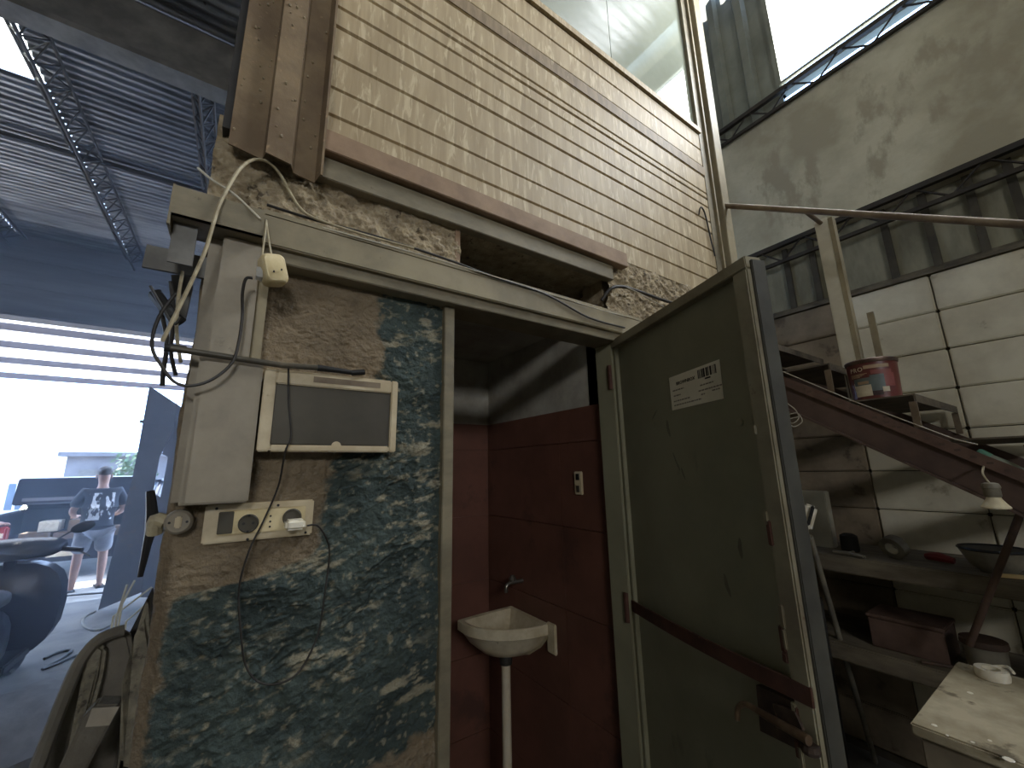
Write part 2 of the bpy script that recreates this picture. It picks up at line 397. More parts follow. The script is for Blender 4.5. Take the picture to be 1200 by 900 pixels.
# --- right wall (x = 2.9)
XR = 2.9
wr = empty('wall_right', (XR, 0, 0), 'tall side wall of pale blocks, glazed band and dusty plaster', 'wall', kind='structure')
keep(MB().box((XR+.03, -6, 0), (XR+.2, YB, 2.45)).obj('mortar_backing', m_joint), wr)
bb = MB().box((0, -.1975, -.0975), (.1, .1975, .0975)).obj('block', m_block, None, bevel=.006)
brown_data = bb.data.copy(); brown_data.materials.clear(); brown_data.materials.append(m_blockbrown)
first = True
for r in range(12):
    z = 2.35-.2*r
    for c in range(8):
        if first: o = bb; first = False
        else: o = bb.copy(); COL.objects.link(o)
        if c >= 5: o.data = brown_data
        o.parent = wr; o.location = (random.uniform(-.004, .004), -.43-.4*c if c < 5 else -.03+.4*(c-5), z)
# ledge of soot, glazed band with posts
keep(MB().prism([(XR-.02, -6, 2.45), (XR+.14, -6, 2.45), (XR+.14, -6, 2.56)], (0, 8, 0)).obj('sooty_ledge', m_soot), wr)
keep(MB().box((XR+.17, -6, 2.45), (XR+.2, 2.3, 2.95)).obj('band_backing', m_dirtyglass), wr)
ys = [PX(p[0], p[1], XR).y for p in ((921, 330), (952, 322), (1040, 295), (1090, 280), (1146, 262), (1195, 240))]
ys = [1.1, .75, .4]+ys+[ys[-1]-.33, ys[-1]-.66]
pane = None
for i in range(len(ys)-1):
    p = keep(MB().box((XR+.075, ys[i+1]+.012, 2.50), (XR+.081, ys[i]-.012, 2.93)).obj('pane', m_dirtyglass), wr)
for y in ys:
    keep(MB().box((XR+.055, y-.016, 2.47), (XR+.095, y+.016, 2.95)).obj('mullion', m_darkpost), wr)
def lattice_wall(z0, z1, y0, y1, step, x=XR-.01):
    b = MB()
    b.bar((x, y0, z1), (x, y1, z1), .03, .03); b.bar((x, y0, z0), (x, y1, z0), .022, .022)
    n = int((y1-y0)/step)
    for i in range(n):
        a = y0+i*step; u = 1 if i % 2 else 0
        b.tube([(x, a, z1 if u else z0), (x, a+step, z0 if u else z1)], .006, 5, 0)
    return b
keep(lattice_wall(2.82, 2.94, -2.6, 1.2, .13).obj('lattice_girder', m_lattice), wr)
keep(MB().box((XR+.02, -6, 2.93), (XR+.2, 2.3, 3.95)).obj('plaster_wall', m_plastersmooth), wr)
keep(MB().box((XR-.01, -6, 2.94), (XR+.05, 2.3, 2.965)).obj('wall_lip', m_plastersmooth), wr)
keep(lattice_wall(3.93, 4.05, -2.6, 1.8, .14).obj('lattice_girder', m_lattice), wr)
# siding left of the window, ribs
keep(MB().box((XR+.06, -.15, 3.95), (XR+.1, 2.3, 5.6)).obj('siding_sheet', m_siding), wr)
for k in range(7):
    keep(MB().prism([(XR+.06, -.02+.2*k, 3.95), (XR+.06, .07+.2*k, 3.95), (XR+.025, .05+.2*k, 3.95), (XR+.025, 0+.2*k, 3.95)], (0, 0, 1.6)).obj('siding_rib', m_siding), wr)
keep(MB().box((XR+.06, -6, 5.0), (XR+.1, -.15, 5.8)).obj('siding_sheet', m_siding), wr)
keep(MB().box((XR+.06, -6, 3.95), (XR+.1, -2.5, 5.0)).obj('siding_sheet', m_siding), wr)
w1 = empty('window_1', (XR+.08, -1.3, 4.05), 'tall glaring window high in the side wall', 'window', kind='structure')
keep(MB().box((XR+.03, -2.5, 4.05), (XR+.09, -.15, 4.075)).obj('window_frame', m_siding), w1)
for y in (-.15, -1.33, -2.5):
    keep(MB().box((XR+.03, y-.015, 4.05), (XR+.09, y+.015, 5.0)).obj('window_frame', m_siding), w1)
keep(MB().box((XR+.01, -2.5, 4.115), (XR+.03, -.15, 4.135)).obj('window_bar', m_siding), w1)

# --- front wall (y = 0), painted plaster left of the door
wfr = empty('wall_front', (0, 0, 0), 'rough teal-painted plaster wall beside the bathroom doorway', 'wall', kind='structure')
def plaster_material():
    m = bpy.data.materials.new('teal_and_bare_plaster'); m.use_nodes = True
    nt = m.node_tree; N = nt.nodes; L = nt.links; b = N['Principled BSDF']; b.inputs['Roughness'].default_value = .9
    b.inputs['Specular IOR Level'].default_value = .25
    tc = N.new('ShaderNodeTexCoord')
    def nz(s):
        n = N.new('ShaderNodeTexNoise'); n.inputs['Scale'].default_value = s; n.inputs['Detail'].default_value = 8; n.inputs['Roughness'].default_value = .65
        L.new(tc.outputs['Object'], n.inputs['Vector']); return n.outputs[0]
    def rng(v, a, c):
        r = N.new('ShaderNodeMapRange'); r.inputs[1].default_value = a; r.inputs[2].default_value = c; L.new(v, r.inputs[0]); return r.outputs[0]
    def mix(f, A, B):
        x = N.new('ShaderNodeMix'); x.data_type = 'RGBA'; L.new(f, x.inputs[0])
        for s, v in ((x.inputs[6], A), (x.inputs[7], B)):
            if isinstance(v, tuple): s.default_value = v
            else: L.new(v, s)
        return x.outputs[2]
    def attr(n):
        a = N.new('ShaderNodeAttribute'); a.attribute_name = n; return a.outputs['Fac']
    bare = mix(rng(nz(9), .35, .65), lin((156, 136, 106)), lin((120, 103, 80)))
    teal = mix(rng(nz(7), .35, .65), lin((80, 95, 90)), lin((58, 71, 70)))
    dust = lin((168, 158, 128))
    teal = mix(attr('wear'), teal, dust)
    col = mix(attr('paint'), bare, teal)
    L.new(col, b.inputs['Base Color'])
    bp = N.new('ShaderNodeBump'); bp.inputs['Strength'].default_value = 1.0; bp.inputs['Distance'].default_value = .012
    L.new(nz(95), bp.inputs['Height']); L.new(bp.outputs[0], b.inputs['Normal'])
    return m
m_plaster = plaster_material()
x0w, x1w, z1w = -.10, .462, 2.0
ss = np.linspace(-.14, x1w-x0w, 230); zz = np.concatenate([np.linspace(0, .74, 24), np.linspace(.75, z1w, 560)])
SS, ZZ = np.meshgrid(ss, zz)
edge = .012*(fbm(ZZ*9, ZZ*0+3, 5)-.5)*2
XX = np.where(SS < 0, x0w, x0w+SS)+edge*np.clip(1-np.abs(SS)/.05, 0, 1)
BASEY = np.where(SS < 0, -SS, 0)
wx = SS+x0w
sl = ZZ-.25*wx+.16*fbm(SS*4, ZZ*4, 201, 4)
big = fbm(SS*8, sl*14, 11, 6, .55)
fold = fbm(SS*8+1.2*big, sl*17, 131, 5, .58)
saw = (fold*5) % 1.0                      # trowel folds: a ledge on top, undercut below
saw = np.where(saw > .82, (1-saw)/.18, saw/.82)
crumb = fbm(SS*90, ZZ*90, 71, 4, .7)
mask = np.clip((fbm(SS*9, sl*12, 171, 4)-.38)*5, 0, 1)
rough_amt = np.clip((1.80-ZZ)/.10, .30, 1)
rough_amt = np.where((ZZ > 1.30) & (wx < .17), .3, rough_amt)*np.clip(.35+(SS-.03)/.10, .35, 1)
H = (.030*(big-.5)+.010*(saw-.5)*mask)*rough_amt+.0095*(crumb-.5)
YY = BASEY-H-.004
rnd = np.clip(1-np.abs(SS)/.03, 0, 1)**2*.012
YY = YY+rnd; XX = XX+rnd
# painted area: boundary read along the wall, roughened by noise
nzb = .034*(fbm(SS*20, ZZ*20, 91, 6, .7)-.5)*2
px_b = np.interp(ZZ, [0, 1.0, 1.15, 1.26, 1.285, 1.30, 1.325, 1.35, 1.38, 1.52, 1.56, 1.74, 1.78, 1.90, 2.0], [-.09, -.085, -.08, -.075, -.065, .06, .14, .165, .175, .175, .22, .27, .285, .26, .265])
paint = np.clip((wx+nzb-px_b)/.014+.5, 0, 1)
low = np.clip((ZZ-(.885+.17*(wx-.31))+nzb)/.014, 0, 1)
low = np.where(wx < .24, 1, low)
paint = paint*low
chips = np.clip((fbm(SS*16, ZZ*44-SS*8, 51, 5, .62)-.585)*9, 0, 1)*np.clip((fbm(SS*7, ZZ*7, 57, 4)-.36)*4, 0, 1)
flecks = np.clip((fbm(SS*70, ZZ*80, 53, 3, .7)-.64)*9, 0, 1)*.6
wear = np.clip(chips+flecks, 0, .8)*np.where(wx < -.03, .5, 1)
P = np.stack([XX, YY, ZZ], -1)
grid_obj('painted_plaster', P, m_plaster, wfr, {'paint': paint, 'wear': wear})
keep(MB().box((x0w+.03, .04, 0), (x1w-.01, .14, 2.1)).obj('wall_core', m_mortar), wfr)

def rough_strip(name, x0, x1, z0, z1, seed, amp, mat, y=0, nx=90, nz=30, topdrop=0):
    xs = np.linspace(x0, x1, nx); zs = np.linspace(z0, z1, nz); A, B = np.meshgrid(xs, zs)
    h = amp*(fbm(A*14, B*16, seed, 7, .68)-.45)*2
    t = (B-z0)/(z1-z0)
    h = h*np.clip(np.minimum(t, 1-t)*6, .15, 1)+.0
    Bz = B+np.where(t > .99, -topdrop*fbm(A*16, B*0, seed+3), 0)
    o = grid_obj(name, np.stack([A, y-h, Bz], -1), mat, None)
    return o
# mortar band between the lintel and the cladding
keep(rough_strip('mortar_band', -.11, .495, 2.0, 2.30, 3, .030, m_mortar, -.008, 240, 120), wfr)
keep(MB().box((-.10, .03, 1.98), (.488, .14, 2.34)).obj('wall_core', m_mortar), wfr)
keep(MB().box((.478, -.012, 2.04), (.494, .14, 2.22)).obj('broken_brick_edge', m_rusttrim), wfr)
keep(rough_strip('mortar_lump', 1.135, 1.98, 1.95, 2.36, 8, .032, m_mortar, -.01, 260, 130), wfr)
keep(MB().box((1.15, .03, 0), (1.97, .14, 2.36)).obj('wall_core', m_mortar), wfr)
keep(MB().box((-.10, .14, 2.26), (1.97, .16, 5.4)).obj('inner_lining', m_mortar), wfr)
keep(MB().box((-.10, .03, 2.24), (1.97, .99, 2.26)).obj('cavity_ceiling', m_mortar), wfr)   # closed cavity behind the slot, dark by itself
keep(MB().box((1.20, .10, 2.12), (1.22, .99, 2.26)).obj('cavity_end', m_mortar), wfr)

keep(MB().box((-.098, .10, 2.10), (-.078, 2.3, 5.4)).obj('side_lining', m_plastersmooth), wfr)
# cladding boards: profile with grooves, seams between boards
def board_profile(z0, z1, grooves, y=-.012, d=.006, gw=.006, th=.03):
    pr = [(y+.006, z0), (y, z0+.004)]
    for g in grooves:
        pr += [(y, g-gw), (y+d, g-gw*.3), (y+d, g+gw*.3), (y, g+gw)]
    pr += [(y, z1-.004), (y+.006, z1), (y+th, z1), (y+th, z0)]
    return pr
CX0, CX1 = .085, 2.0
for z0, z1, g, mt in ((2.33, 2.506, [2.42], m_board), (2.508, 2.709, [2.605], m_board), (2.714, 2.918, [2.78, 2.868], m_board),
                      (2.924, 3.126, [2.955, 3.062], m_board), (3.129, 3.34, [3.235], m_board)):
    keep(MB().profile_x(board_profile(z0, z1, g), CX0, CX1).obj('cladding_board', mt), wfr)
keep(MB().box((CX0, -.0155, 3.068), (CX1, -.011, 3.122)).obj('dark_strip', m_boarddark), wfr)
keep(MB().box((CX0, -.024, 3.345), (CX1, .02, 3.375)).obj('cladding_cap', m_board), wfr)

# glazing over the cladding
w2 = empty('window_2', (1, 0, 3.38), 'dusty fixed glazing above the brown cladding', 'window', kind='structure')
m_pane = M('reflective_dusty_glass', (150, 156, 138), (136, 142, 124), 2, .06, 0, spec=1.0)
for a, c in ((CX0, .60), (.604, 1.30), (1.304, CX1)):
    keep(MB().box((a, .004, 3.375), (c, .010, 5.35)).obj('pane', m_pane), w2)

# rusty ribbed cover at the left corner of the cladding
zc = 2.21
prof = [(-.085, -.04), (-.045, -.04), (-.02, -.04), (-.015, -.07), (.035, -.07), (.042, -.045), (.088, -.045), (.095, -.085), (.100, -.085)]
b = MB()
top, th = 4.8, .004
n = len(prof)
b.v = [(x, y, zc+(.03*(x+.085)/.185)*-1) for x, y in prof]+[(x, y, top) for x, y in prof]+[(x, y+th, zc-.03*(x+.085)/.185) for x, y in prof]+[(x, y+th, top) for x, y in prof]
for i in range(n-1):
    b.f += [(i, i+1, n+i+1, n+i), (2*n+i+1, 2*n+i, 3*n+i, 3*n+i+1), (i, 2*n+i, 2*n+i+1, i+1), (n+i+1, 3*n+i+1, 3*n+i, n+i)]
b.f += [(0, n, 3*n, 2*n), (n-1, 3*n-1, 4*n-1, 2*n-1)]
cov = b.obj('corner_cover', m_rustcover)
tag(cov, 'rusty ribbed metal cover at the corner of the cladding', 'metal cover', kind='structure')
b = MB(); rng = np.random.RandomState(12)
for i in range(90):
    x = rng.uniform(-.08, .09); z = rng.uniform(2.24, 3.2); y = np.interp(x, [p[0] for p in prof], [p[1] for p in prof]); r = rng.uniform(.0015, .004)
    b.lathe([(r*.5, -r), (r, 0), (r*.4, r)], 6, (x, y-.001, z))
o = keep(b.obj('dirt_crumbs', m_mortar), cov); o['kind'] = 'stuff'
struct(MB().box((-.10, -.035, 2.25), (-.086, .10, 4.8)).obj('trim_2', m_darksteel), 'dark edge strip behind the rusty corner cover', 'trim')
# rust angle and olive channel under the cladding
struct(MB().box((.10, -.055, 2.277), (1.215, -.02, 2.337)).obj('trim_3', m_rusttrim, bevel=.002), 'brown primed steel angle under the cladding', 'trim')
struct(MB().box((.06, -.035, 2.213), (1.148, -.004, 2.272)).obj('trim_4', m_olive, bevel=.002), 'olive steel channel above the dark slot', 'trim')
# lintel: hollow dusty section across the doorway
l = empty('trim_5', (0, -.06, 1.98), 'long dusty steel lintel over the doorway', 'lintel', kind='structure')
keep(MB().box((-.005, -.062, 1.985), (1.26, -.002, 2.055)).obj('lintel_front', m_lintel, bevel=.003), l)
keep(MB().box((-.005, -.048, 1.955), (1.26, .06, 1.987)).obj('lintel_underside', m_olive, bevel=.002), l)
keep(MB().box((-.005, -.062, 2.055), (1.26, -.056, 2.066)).obj('lintel_lip', m_lintel), l)
# stub channel left of it
st = empty('channel_stub', (-.08, -.08, 1.98), 'open steel channel stub projecting past the wall corner', 'steel channel', kind='structure')
sa, sb = -.150, -.002
keep(MB().box((sa, -.085, 1.985), (sb, -.081, 2.048)).obj('front_plate', m_olive), st)
keep(MB().box((sa, -.085, 1.985), (sb, -.0, 1.989)).obj('bottom_plate', m_olive), st)
keep(MB().box((sa, -.008, 1.985), (sb, -.004, 2.075)).obj('back_plate', m_olive), st)
keep(MB().box((sa-.004, -.085, 1.965), (sa, -.02, 2.05)).obj('end_plate', m_olive), st)
keep(MB().box((sa+.002, -.06, 1.90), (sa+.04, -.056, 1.985)).obj('hanging_tab', m_flange), st)
for k, (x, r) in enumerate(((-.11, .008), (-.085, .011), (-.06, .009))):
    keep(MB().lathe([(r*.6, 0), (r, .006), (r, .03), (r*.7, .045)], 8, (x, -.045, 2.0+.01*k)).obj('debris_lump', m_mortar), st)
tag(MB().prism([PY(166, 312, -.02), PY(240, 326, -.02), PY(243, 302, -.02), PY(172, 286, -.02)], (0, .008, 0)).obj('bracket_plate', m_flange), 'grey flat bracket plate under the channel stub', 'bracket plate')

# --- door frame
fr = empty('door_frame', (.8, 0, 0), 'worn steel frame of the bathroom doorway', 'door frame', kind='structure')
keep(MB().box((.444, -.022, 0), (.474, .06, 1.957)).obj('jamb', m_olive, bevel=.002), fr)
keep(MB().box((1.118, -.02, 0), (1.146, .06, 1.957)).obj('jamb', m_door, bevel=.002), fr)

# --- bathroom shell: tiles on the right and back walls
BX, BYB = 1.15, .93
wbr = empty('wall_bathroom_side', (BX, .5, 0), 'bathroom side wall, red tiles below grey plaster', 'wall', kind='structure')
keep(MB().box((BX, .06, 0), (BX+.05, BYB+.05, 2.15)).obj('plaster', m_bathplaster), wbr)
keep(MB().box((BX-.004, .06, 0), (BX, BYB, 1.742)).obj('grout_bed', m_grout), wbr)
wbb = empty('wall_bathroom_back', (.5, BYB, 0), 'bathroom end wall, red tiles below grey plaster', 'wall', kind='structure')
keep(MB().box((-.1, BYB, 0), (BX, BYB+.05, 2.15)).obj('plaster', m_bathplaster), wbb)
keep(MB().box((-.1, BYB-.004, 0), (BX, BYB, 1.742)).obj('grout_bed', m_grout), wbb)
zj = [0, .285, .618, .951, 1.265, 1.602, 1.742]
for i in range(6):
    for a, c in ((.06, .325), (.325, .925)):
        keep(MB().box((BX-.009, a+.0015, zj[i]+.0015), (BX-.003, c-.0015, zj[i+1]-.0015)).obj('tile', m_tile), wbr)
    for a, c in ((-.05, .55), (.55, BX-.01)):
        keep(MB().box((a+.0015, BYB-.009, zj[i]+.0015), (c-.0015, BYB-.003, zj[i+1]-.0015)).obj('tile', m_tile), wbb)
struct(MB().box((-.1, .14, 0), (-.06, BYB, 2.15)).obj('wall_bathroom_left', m_bathplaster), 'plain plaster wall inside the bathroom out of view', 'wall')
struct(MB().box((-.1, .10, 2.10), (BX+.05, BYB+.05, 2.14)).obj('ceiling_bathroom', m_bathplaster), 'low plaster ceiling of the bathroom', 'ceiling')
struct(MB().box((-.1, BYB+.06, 0), (XR, BYB+.1, 2.3)).obj('wall_rear_partition', m_plastersmooth), 'plain partition behind the bathroom', 'wall')

# --- tall post at the right end of the cladding
po = empty('trim_6', (2.1, 0, 0), 'tall steel post at the right end of the cladding', 'post', kind='structure')
keep(MB().box((1.99, -.015, 0), (2.085, .09, 5.32)).obj('post_web', m_olive), po)
keep(MB().box((2.085, -.045, 0), (2.165, .05, 5.32)).obj('post_flange', m_lintel, bevel=.003), po)
keep(MB().box((2.04, -.03, 0), (2.052, -.012, 5.32)).obj('post_lip', m_lintel), po)
struct(MB().box((1.6, -.10, 5.10), (2.5, -.02, 5.24)).obj('trim_7', m_rusttrim), 'rusty roof beam end above the tall post', 'beam')

# ================================================================== DOOR
hx = Vector((1.122, -.012, 0)); dv = Vector((-.338, -.941, 0)).normalized()
ang = math.atan2(dv.y, dv.x)
door = empty('door_1', hx, 'olive green steel bathroom door standing open', 'door', kind='structure'); door.rotation_euler.z = ang
bpy.context.view_layer.update()
DM = door.matrix_world.copy(); DI = DM.inverted()
def ondoor(px, py, off=0):     # pixel -> door-local (u, y, z) on plane local y = off
    o = DI @ CAM; d = DI.to_3x3() @ ray(px, py); t = (off-o.y)/d.y; return o+d*t
DW, DT, DZ0 = .64, 1.963, .06
def dpart(b, name, mat, bevel=.0, **k):
    o = b.obj(name, mat, None, bevel=bevel, **k); o.parent = door; return o
dpart(MB().box((.0, .022, DZ0), (DW-.01, .030, DT-.01)), 'leaf_sheet', m_door)
dpart(MB().box((0, .0, DT-.030), (DW, .045, DT)), 'top_rail', m_dooredge, .002)
dpart(MB().box((0, .0, DZ0), (DW, .045, DZ0+.04)), 'bottom_rail', m_dooredge, .002)
dpart(MB().box((DW-.042, .0, DZ0), (DW, .045, DT-.030)), 'free_stile', m_dooredge, .003)
dpart(MB().box((.0, .008, DZ0), (.022, .045, DT-.030)), 'hinge_stile', m_door, .002)
dpart(MB().box((DW-.002, .012, DZ0), (DW+.006, .050, DT-.010)), 'edge_angle', m_dooroutside, .002)
dpart(MB().box((.0, .0455, DZ0), (DW-.002, .050, DT-.012)), 'outer_skin', m_dooroutside)
for z in (.35, 1.0, 1.78):
    dpart(MB().lathe([(.010, 0), (.010, .09)], 10, (-.004, -.004, z)), 'hinge', m_rustband)
# rusty band: slightly bowed flat bar
b1, b2 = ondoor(737, 700, .012), ondoor(938, 800, .0)
bz = (b1.z+b2.z)/2
n = 14; bw = .033; ring = []
b = MB()
for i in range(n+1):
    t = i/n; u = .012+t*(DW-.012-.0); y = .004-.016*math.sin(math.pi*t*.9); z = b1.z+(b2.z-b1.z)*t
    b.v += [(u, y, z-bw), (u, y, z+bw*.0+.0), (u, y+.006, z), (u, y+.006, z-bw)]
    if i:
        for k in range(4): b.f.append((4*i-4+k, 4*i-4+(k+1) % 4, 4*i+(k+1) % 4, 4*i+k))
b.f += [(0, 1, 2, 3), (4*n+3, 4*n+2, 4*n+1, 4*n)]
dpart(b, 'rusty_cross_band', m_rustband)
# lock plate with sliding bolt
q = [ondoor(*p, -.004) for p in ((884, 802), (930, 822), (952, 872), (891, 858))]
q = [ondoor(884, 803, .0), ondoor(934, 826, .0), ondoor(945, 885, .0), ondoor(889, 857, .0)]
lp = dpart(MB().prism([(p.x, .004, p.z) for p in q], (0, .014, 0)), 'lock_plate', m_rustplate)
lp2 = MB().prism([(p.x, -.006, p.z) for p in (ondoor(908, 824), ondoor(934, 834), ondoor(944, 856), ondoor(912, 838))], (0, .010, 0)).obj('keeper', m_rustplate); lp2.parent = lp
pts = [ondoor(*p, -.02) for p in ((864, 843), (865, 830), (873, 825), (888, 833), (910, 846), (935, 860), (948, 868))]
bo = dpart(MB().tube(pts, [.0055, .0055, .0058, .0062, .008, .0085, .0085], 10, 4), 'sliding_bolt', m_bolt, smooth=True)
dpart(MB().lathe([(.014, -.006), (.016, 0), (.014, .008)], 12, ondoor(950, 878, -.01)), 'bolt_knob', m_rustplate)
# small round boss
c = ondoor(867, 495, .02)
dpart(MB().lathe([(.009, -.002), (.009, .003), (.006, .004)], 16, (c.x, .0215, c.z), Matrix.Rotation(math.pi/2, 3, 'X')), 'round_boss', m_door)
# weld rust flakes on the stile
for k in range(16):
    z = random.uniform(.85, 1.28) if k < 13 else random.uniform(1.3, 1.6)
    u = DW-.042+random.uniform(-.004, .004); h = random.uniform(.015, .05)
    dpart(MB().box((u-.006, -.003, z), (u+.006, .006, z+h)), 'weld_rust', m_dooredge if k % 3 else m_rustband, .002)
m_smudge = M('grease_smudge', (112, 106, 84), (98, 92, 72), 20, .6)
for (x0, y0), (x1, y1), w_ in (((781, 492), (785, 512), .006), ((788, 530), (797, 552), .003), ((798, 548), (803, 562), .003), ((866, 630), (869, 655), .006), ((848, 672), (856, 700), .006), ((770, 480), (764, 492), .002)):
    A, B = ondoor(x0, y0, .0215), ondoor(x1, y1, .0215)
    pts_ = []
    for i in range(12):
        t = 2*math.pi*i/12; d_ = (B-A)*.5; m_ = (A+B)*.5; nn_ = Vector((-d_.z, 0, d_.x)).normalized()*w_
        p_ = m_+d_*math.cos(t)+nn_*math.sin(t)*(1+.3*math.sin(3*t)); pts_.append((p_.x, .0217, p_.z))
    dpart(MB().prism(pts_, (0, .0006, 0)), 'grease_smudge', m_smudge)
# paper label
q = [ondoor(*p, .021) for p in ((788, 481), (848, 467), (843, 421), (784, 443))]
pl = dpart(MB().prism([(p.x, .0205, p.z) for p in q], (0, .0012, 0)), 'paper_label', m_paper)
pl['label'] = 'white paper label with barcode'
O, UX, UZ = q[3], (q[2]-q[3]), (q[0]-q[3])
LW = UX.length; LH = UZ.length; ux = UX.normalized(); uz = (-UZ).normalized()
def lab(a, d): p = O+UX*a+UZ*d; return Vector((p.x, .0200, p.z))
def labstrip(a0, d0, a1, d1, mat, name='print_line'):
    o = MB().prism([lab(a0, d1), lab(a1, d1), lab(a1, d0), lab(a0, d0)], (0, .0004, 0)).obj(name, mat); o.parent = pl
a = .60
random.seed(3)
while a < .92:
    wd = random.choice((.008, .012, .02, .03)); labstrip(a, .08, min(a+wd, .93), .32, m_ink if random.random() < .8 else m_inkgrey, 'barcode_bar'); a += wd+random.choice((.008, .012, .02))
labstrip(.72, .35, .82, .39, m_ink)
for a0, d0, a1 in ((.06, .42, .30), (.07, .58, .22), (.06, .74, .40), (.06, .86, .62), (.62, .50, .86), (.58, .64, .99), (.62, .75, .70), (.82, .72, .95)):
    x = a0
    while x < a1:
        e = min(x+random.uniform(.02, .06), a1); labstrip(x, d0, e, d0+.035, m_inkgrey); x = e+.012
tm = Matrix.Identity(4)
px_ = DM @ lab(.15, .30); wux = (DM.to_3x3() @ Vector((ux.x, 0, ux.z))).normalized(); wn = (DM.to_3x3() @ Vector((0, -1, 0))).normalized(); wup = wn.cross(wux).normalized()
for i in range(3): tm[i][0] = wux[i]; tm[i][1] = wup[i]; tm[i][2] = wn[i]; tm[i][3] = px_[i]
bpy.context.view_layer.update()
tt = text('maker_name_print', 'BROWNBOX', LW*.066, m_ink, None, tm); keep(tt, pl)

# ================================================================== SINK
sk = empty('corner_sink', (1.13, .70, .86), 'small stained corner sink on the red tiled wall', 'sink')
def sinkpt(s, ang_):   # s = 1 outline
    pass
cx_, cy_, zt = 1.140, .715, .868
LX, LY = .285, .325
N_ = 40
def outline(scale, z, cxo=0, cyo=0):
    pts = []
    base = [(0, 0), (-LX*.5, 0), (-LX, -.01), (-LX, -.06)]
    m = 14
    for k in range(m+1):
        t = k/m*math.pi/2
        base.append((-LX*math.cos(t)*1.0*(1-.0)+0-.0, -.06-(LY-.10)*math.sin(t)))
    base += [(0, -LY+.02), (0, -LY*.5)]
    gx, gy = -LX*.42, -LY*.40
    return [(cx_+gx+(x-gx)*scale+cxo, cy_+gy+(y-gy)*scale+cyo, z) for x, y in base]
b = MB(); rings = []
for sc, z in ((.22, zt-.125), (.50, zt-.118), (.74, zt-.085), (.90, zt-.045), (1.0, zt-.035), (1.0, zt), (.97, zt+.004), (.86, zt+.0), (.74, zt-.035), (.5, zt-.075), (.15, zt-.085)):
    rings.append(outline(sc, z))
m = len(rings[0])
for r_ in rings: b.v += r_
for i in range(len(rings)-1):
    for k in range(m): b.f.append((i*m+k, i*m+(k+1) % m, (i+1)*m+(k+1) % m, (i+1)*m+k))
b.f += [tuple(reversed(range(m))), tuple((len(rings)-1)*m+k for k in range(m))]
keep(b.obj('basin', m_sink, smooth=True), sk)
keep(MB().box((1.128, cy_-LY-.004, zt-.10), (1.141, cy_-LY+.05, zt+.012)).obj('wall_flange', m_sink, bevel=.004), sk)
gx, gy = cx_-LX*.42, cy_-LY*.40
keep(MB().tube([(gx, gy, zt-.12), (gx, gy, .0)], .019, 14, 0).obj('waste_pipe', m_pvc, smooth=True), sk)
keep(MB().lathe([(.026, 0), (.028, .02), (.024, .045)], 16, (gx, gy, zt-.165)).obj('pipe_collar', m_darksteel, smooth=True), sk)
tp = empty('water_tap', (1.13, .62, 1.0), 'small dull tap on the tiles above the sink', 'tap')
keep(MB().tube([(1.14, .62, 1.0), (1.07, .62, 1.0), (1.05, .62, .985), (1.05, .62, .965)], .009, 10, 3).obj('spout', m_chrome, smooth=True), tp)
keep(MB().lathe([(.015, 0), (.017, .012), (.008, .025)], 10, (1.085, .62, 1.006)).obj('tap_handle', m_chrome), tp)
# light switch plate
s_ = PX(679, 566, BX-.01)
sw = empty('switch_plate', (BX-.01, s_.y, s_.z), 'narrow ivory switch plate on the red tiles', 'switch')
keep(MB().box((BX-.018, s_.y-.022, s_.z-.045), (BX-.009, s_.y+.022, s_.z+.045)).obj('plate', m_ivory, bevel=.003), sw)
keep(MB().box((BX-.021, s_.y-.008, s_.z+.012), (BX-.017, s_.y+.008, s_.z+.036)).obj('socket_slot', m_black), sw)
keep(MB().box((BX-.021, s_.y-.008, s_.z-.034), (BX-.017, s_.y+.008, s_.z-.010)).obj('rocker', m_chrome), sw)

# ================================================================== ELECTRICS ON THE FRONT WALL
tr = empty('cable_trunking', (-.03, -.03, 1.7), 'tall grey metal cable trunking on the wall corner', 'trunking')
keep(MB().box((-.068, -.055, 1.70), (.000, -.004, 1.984)).obj('upper_cover', m_column, bevel=.002), tr)
keep(MB().box((.000, -.035, 1.70), (.020, -.004, 1.984)).obj('side_flange', m_lintel, bevel=.002), tr)
keep(MB().box((-.092, -.030, 1.452), (-.066, .02, 1.984)).obj('back_flange', m_column), tr)
keep(MB().box((-.072, -.062, 1.448), (.026, -.004, 1.722)).obj('lower_cover', m_column, bevel=.003), tr)
keep(MB().box((-.078, -.058, 1.448), (-.064, .0, 1.722)).obj('bent_flange', m_column), tr)

# distribution box
db = empty('distribution_box', (.18, -.03, 1.6), 'ivory fuse box with smoked door on the plaster wall', 'fuse box')
fy = -.055
c0, c1 = PY(312, 432, fy), PY(466, 530, fy); c2 = PY(300, 530, fy); c3 = PY(467, 446, fy)
X0, X1, Z0, Z1 = .030, c3.x, c1.z, (c0.z+c3.z)/2
keep(MB().box((X0+.006, -.04, Z0+.006), (X1-.006, -.0, Z1-.006)).obj('box_body', m_ivory, bevel=.004), db)
d0, d1 = PY(322, 449, fy), PY(459, 522, fy)
DX0, DX1, DZ0_, DZ1_ = .052, d1.x-.006, PY(320, 521, fy).z, PY(322, 449, fy).z
for nm, a, c in (('frame_side', (X0, fy, Z0), (DX0, -.02, Z1)), ('frame_side', (DX1, fy, Z0), (X1, -.02, Z1)),
                 ('frame_rail', (DX0, fy, Z0), (DX1, -.02, DZ0_)), ('frame_rail', (DX0, fy, DZ1_), (DX1, -.02, Z1))):
    keep(MB().box(a, c).obj(nm, m_ivory, bevel=.0025), db)
dd = keep(MB().box((DX0+.001, fy+.004, DZ0_+.001), (DX1-.001, -.025, DZ1_-.001)).obj('smoked_door', m_smoke, bevel=.0015), db)
dd['label'] = 'smoked plastic flap'
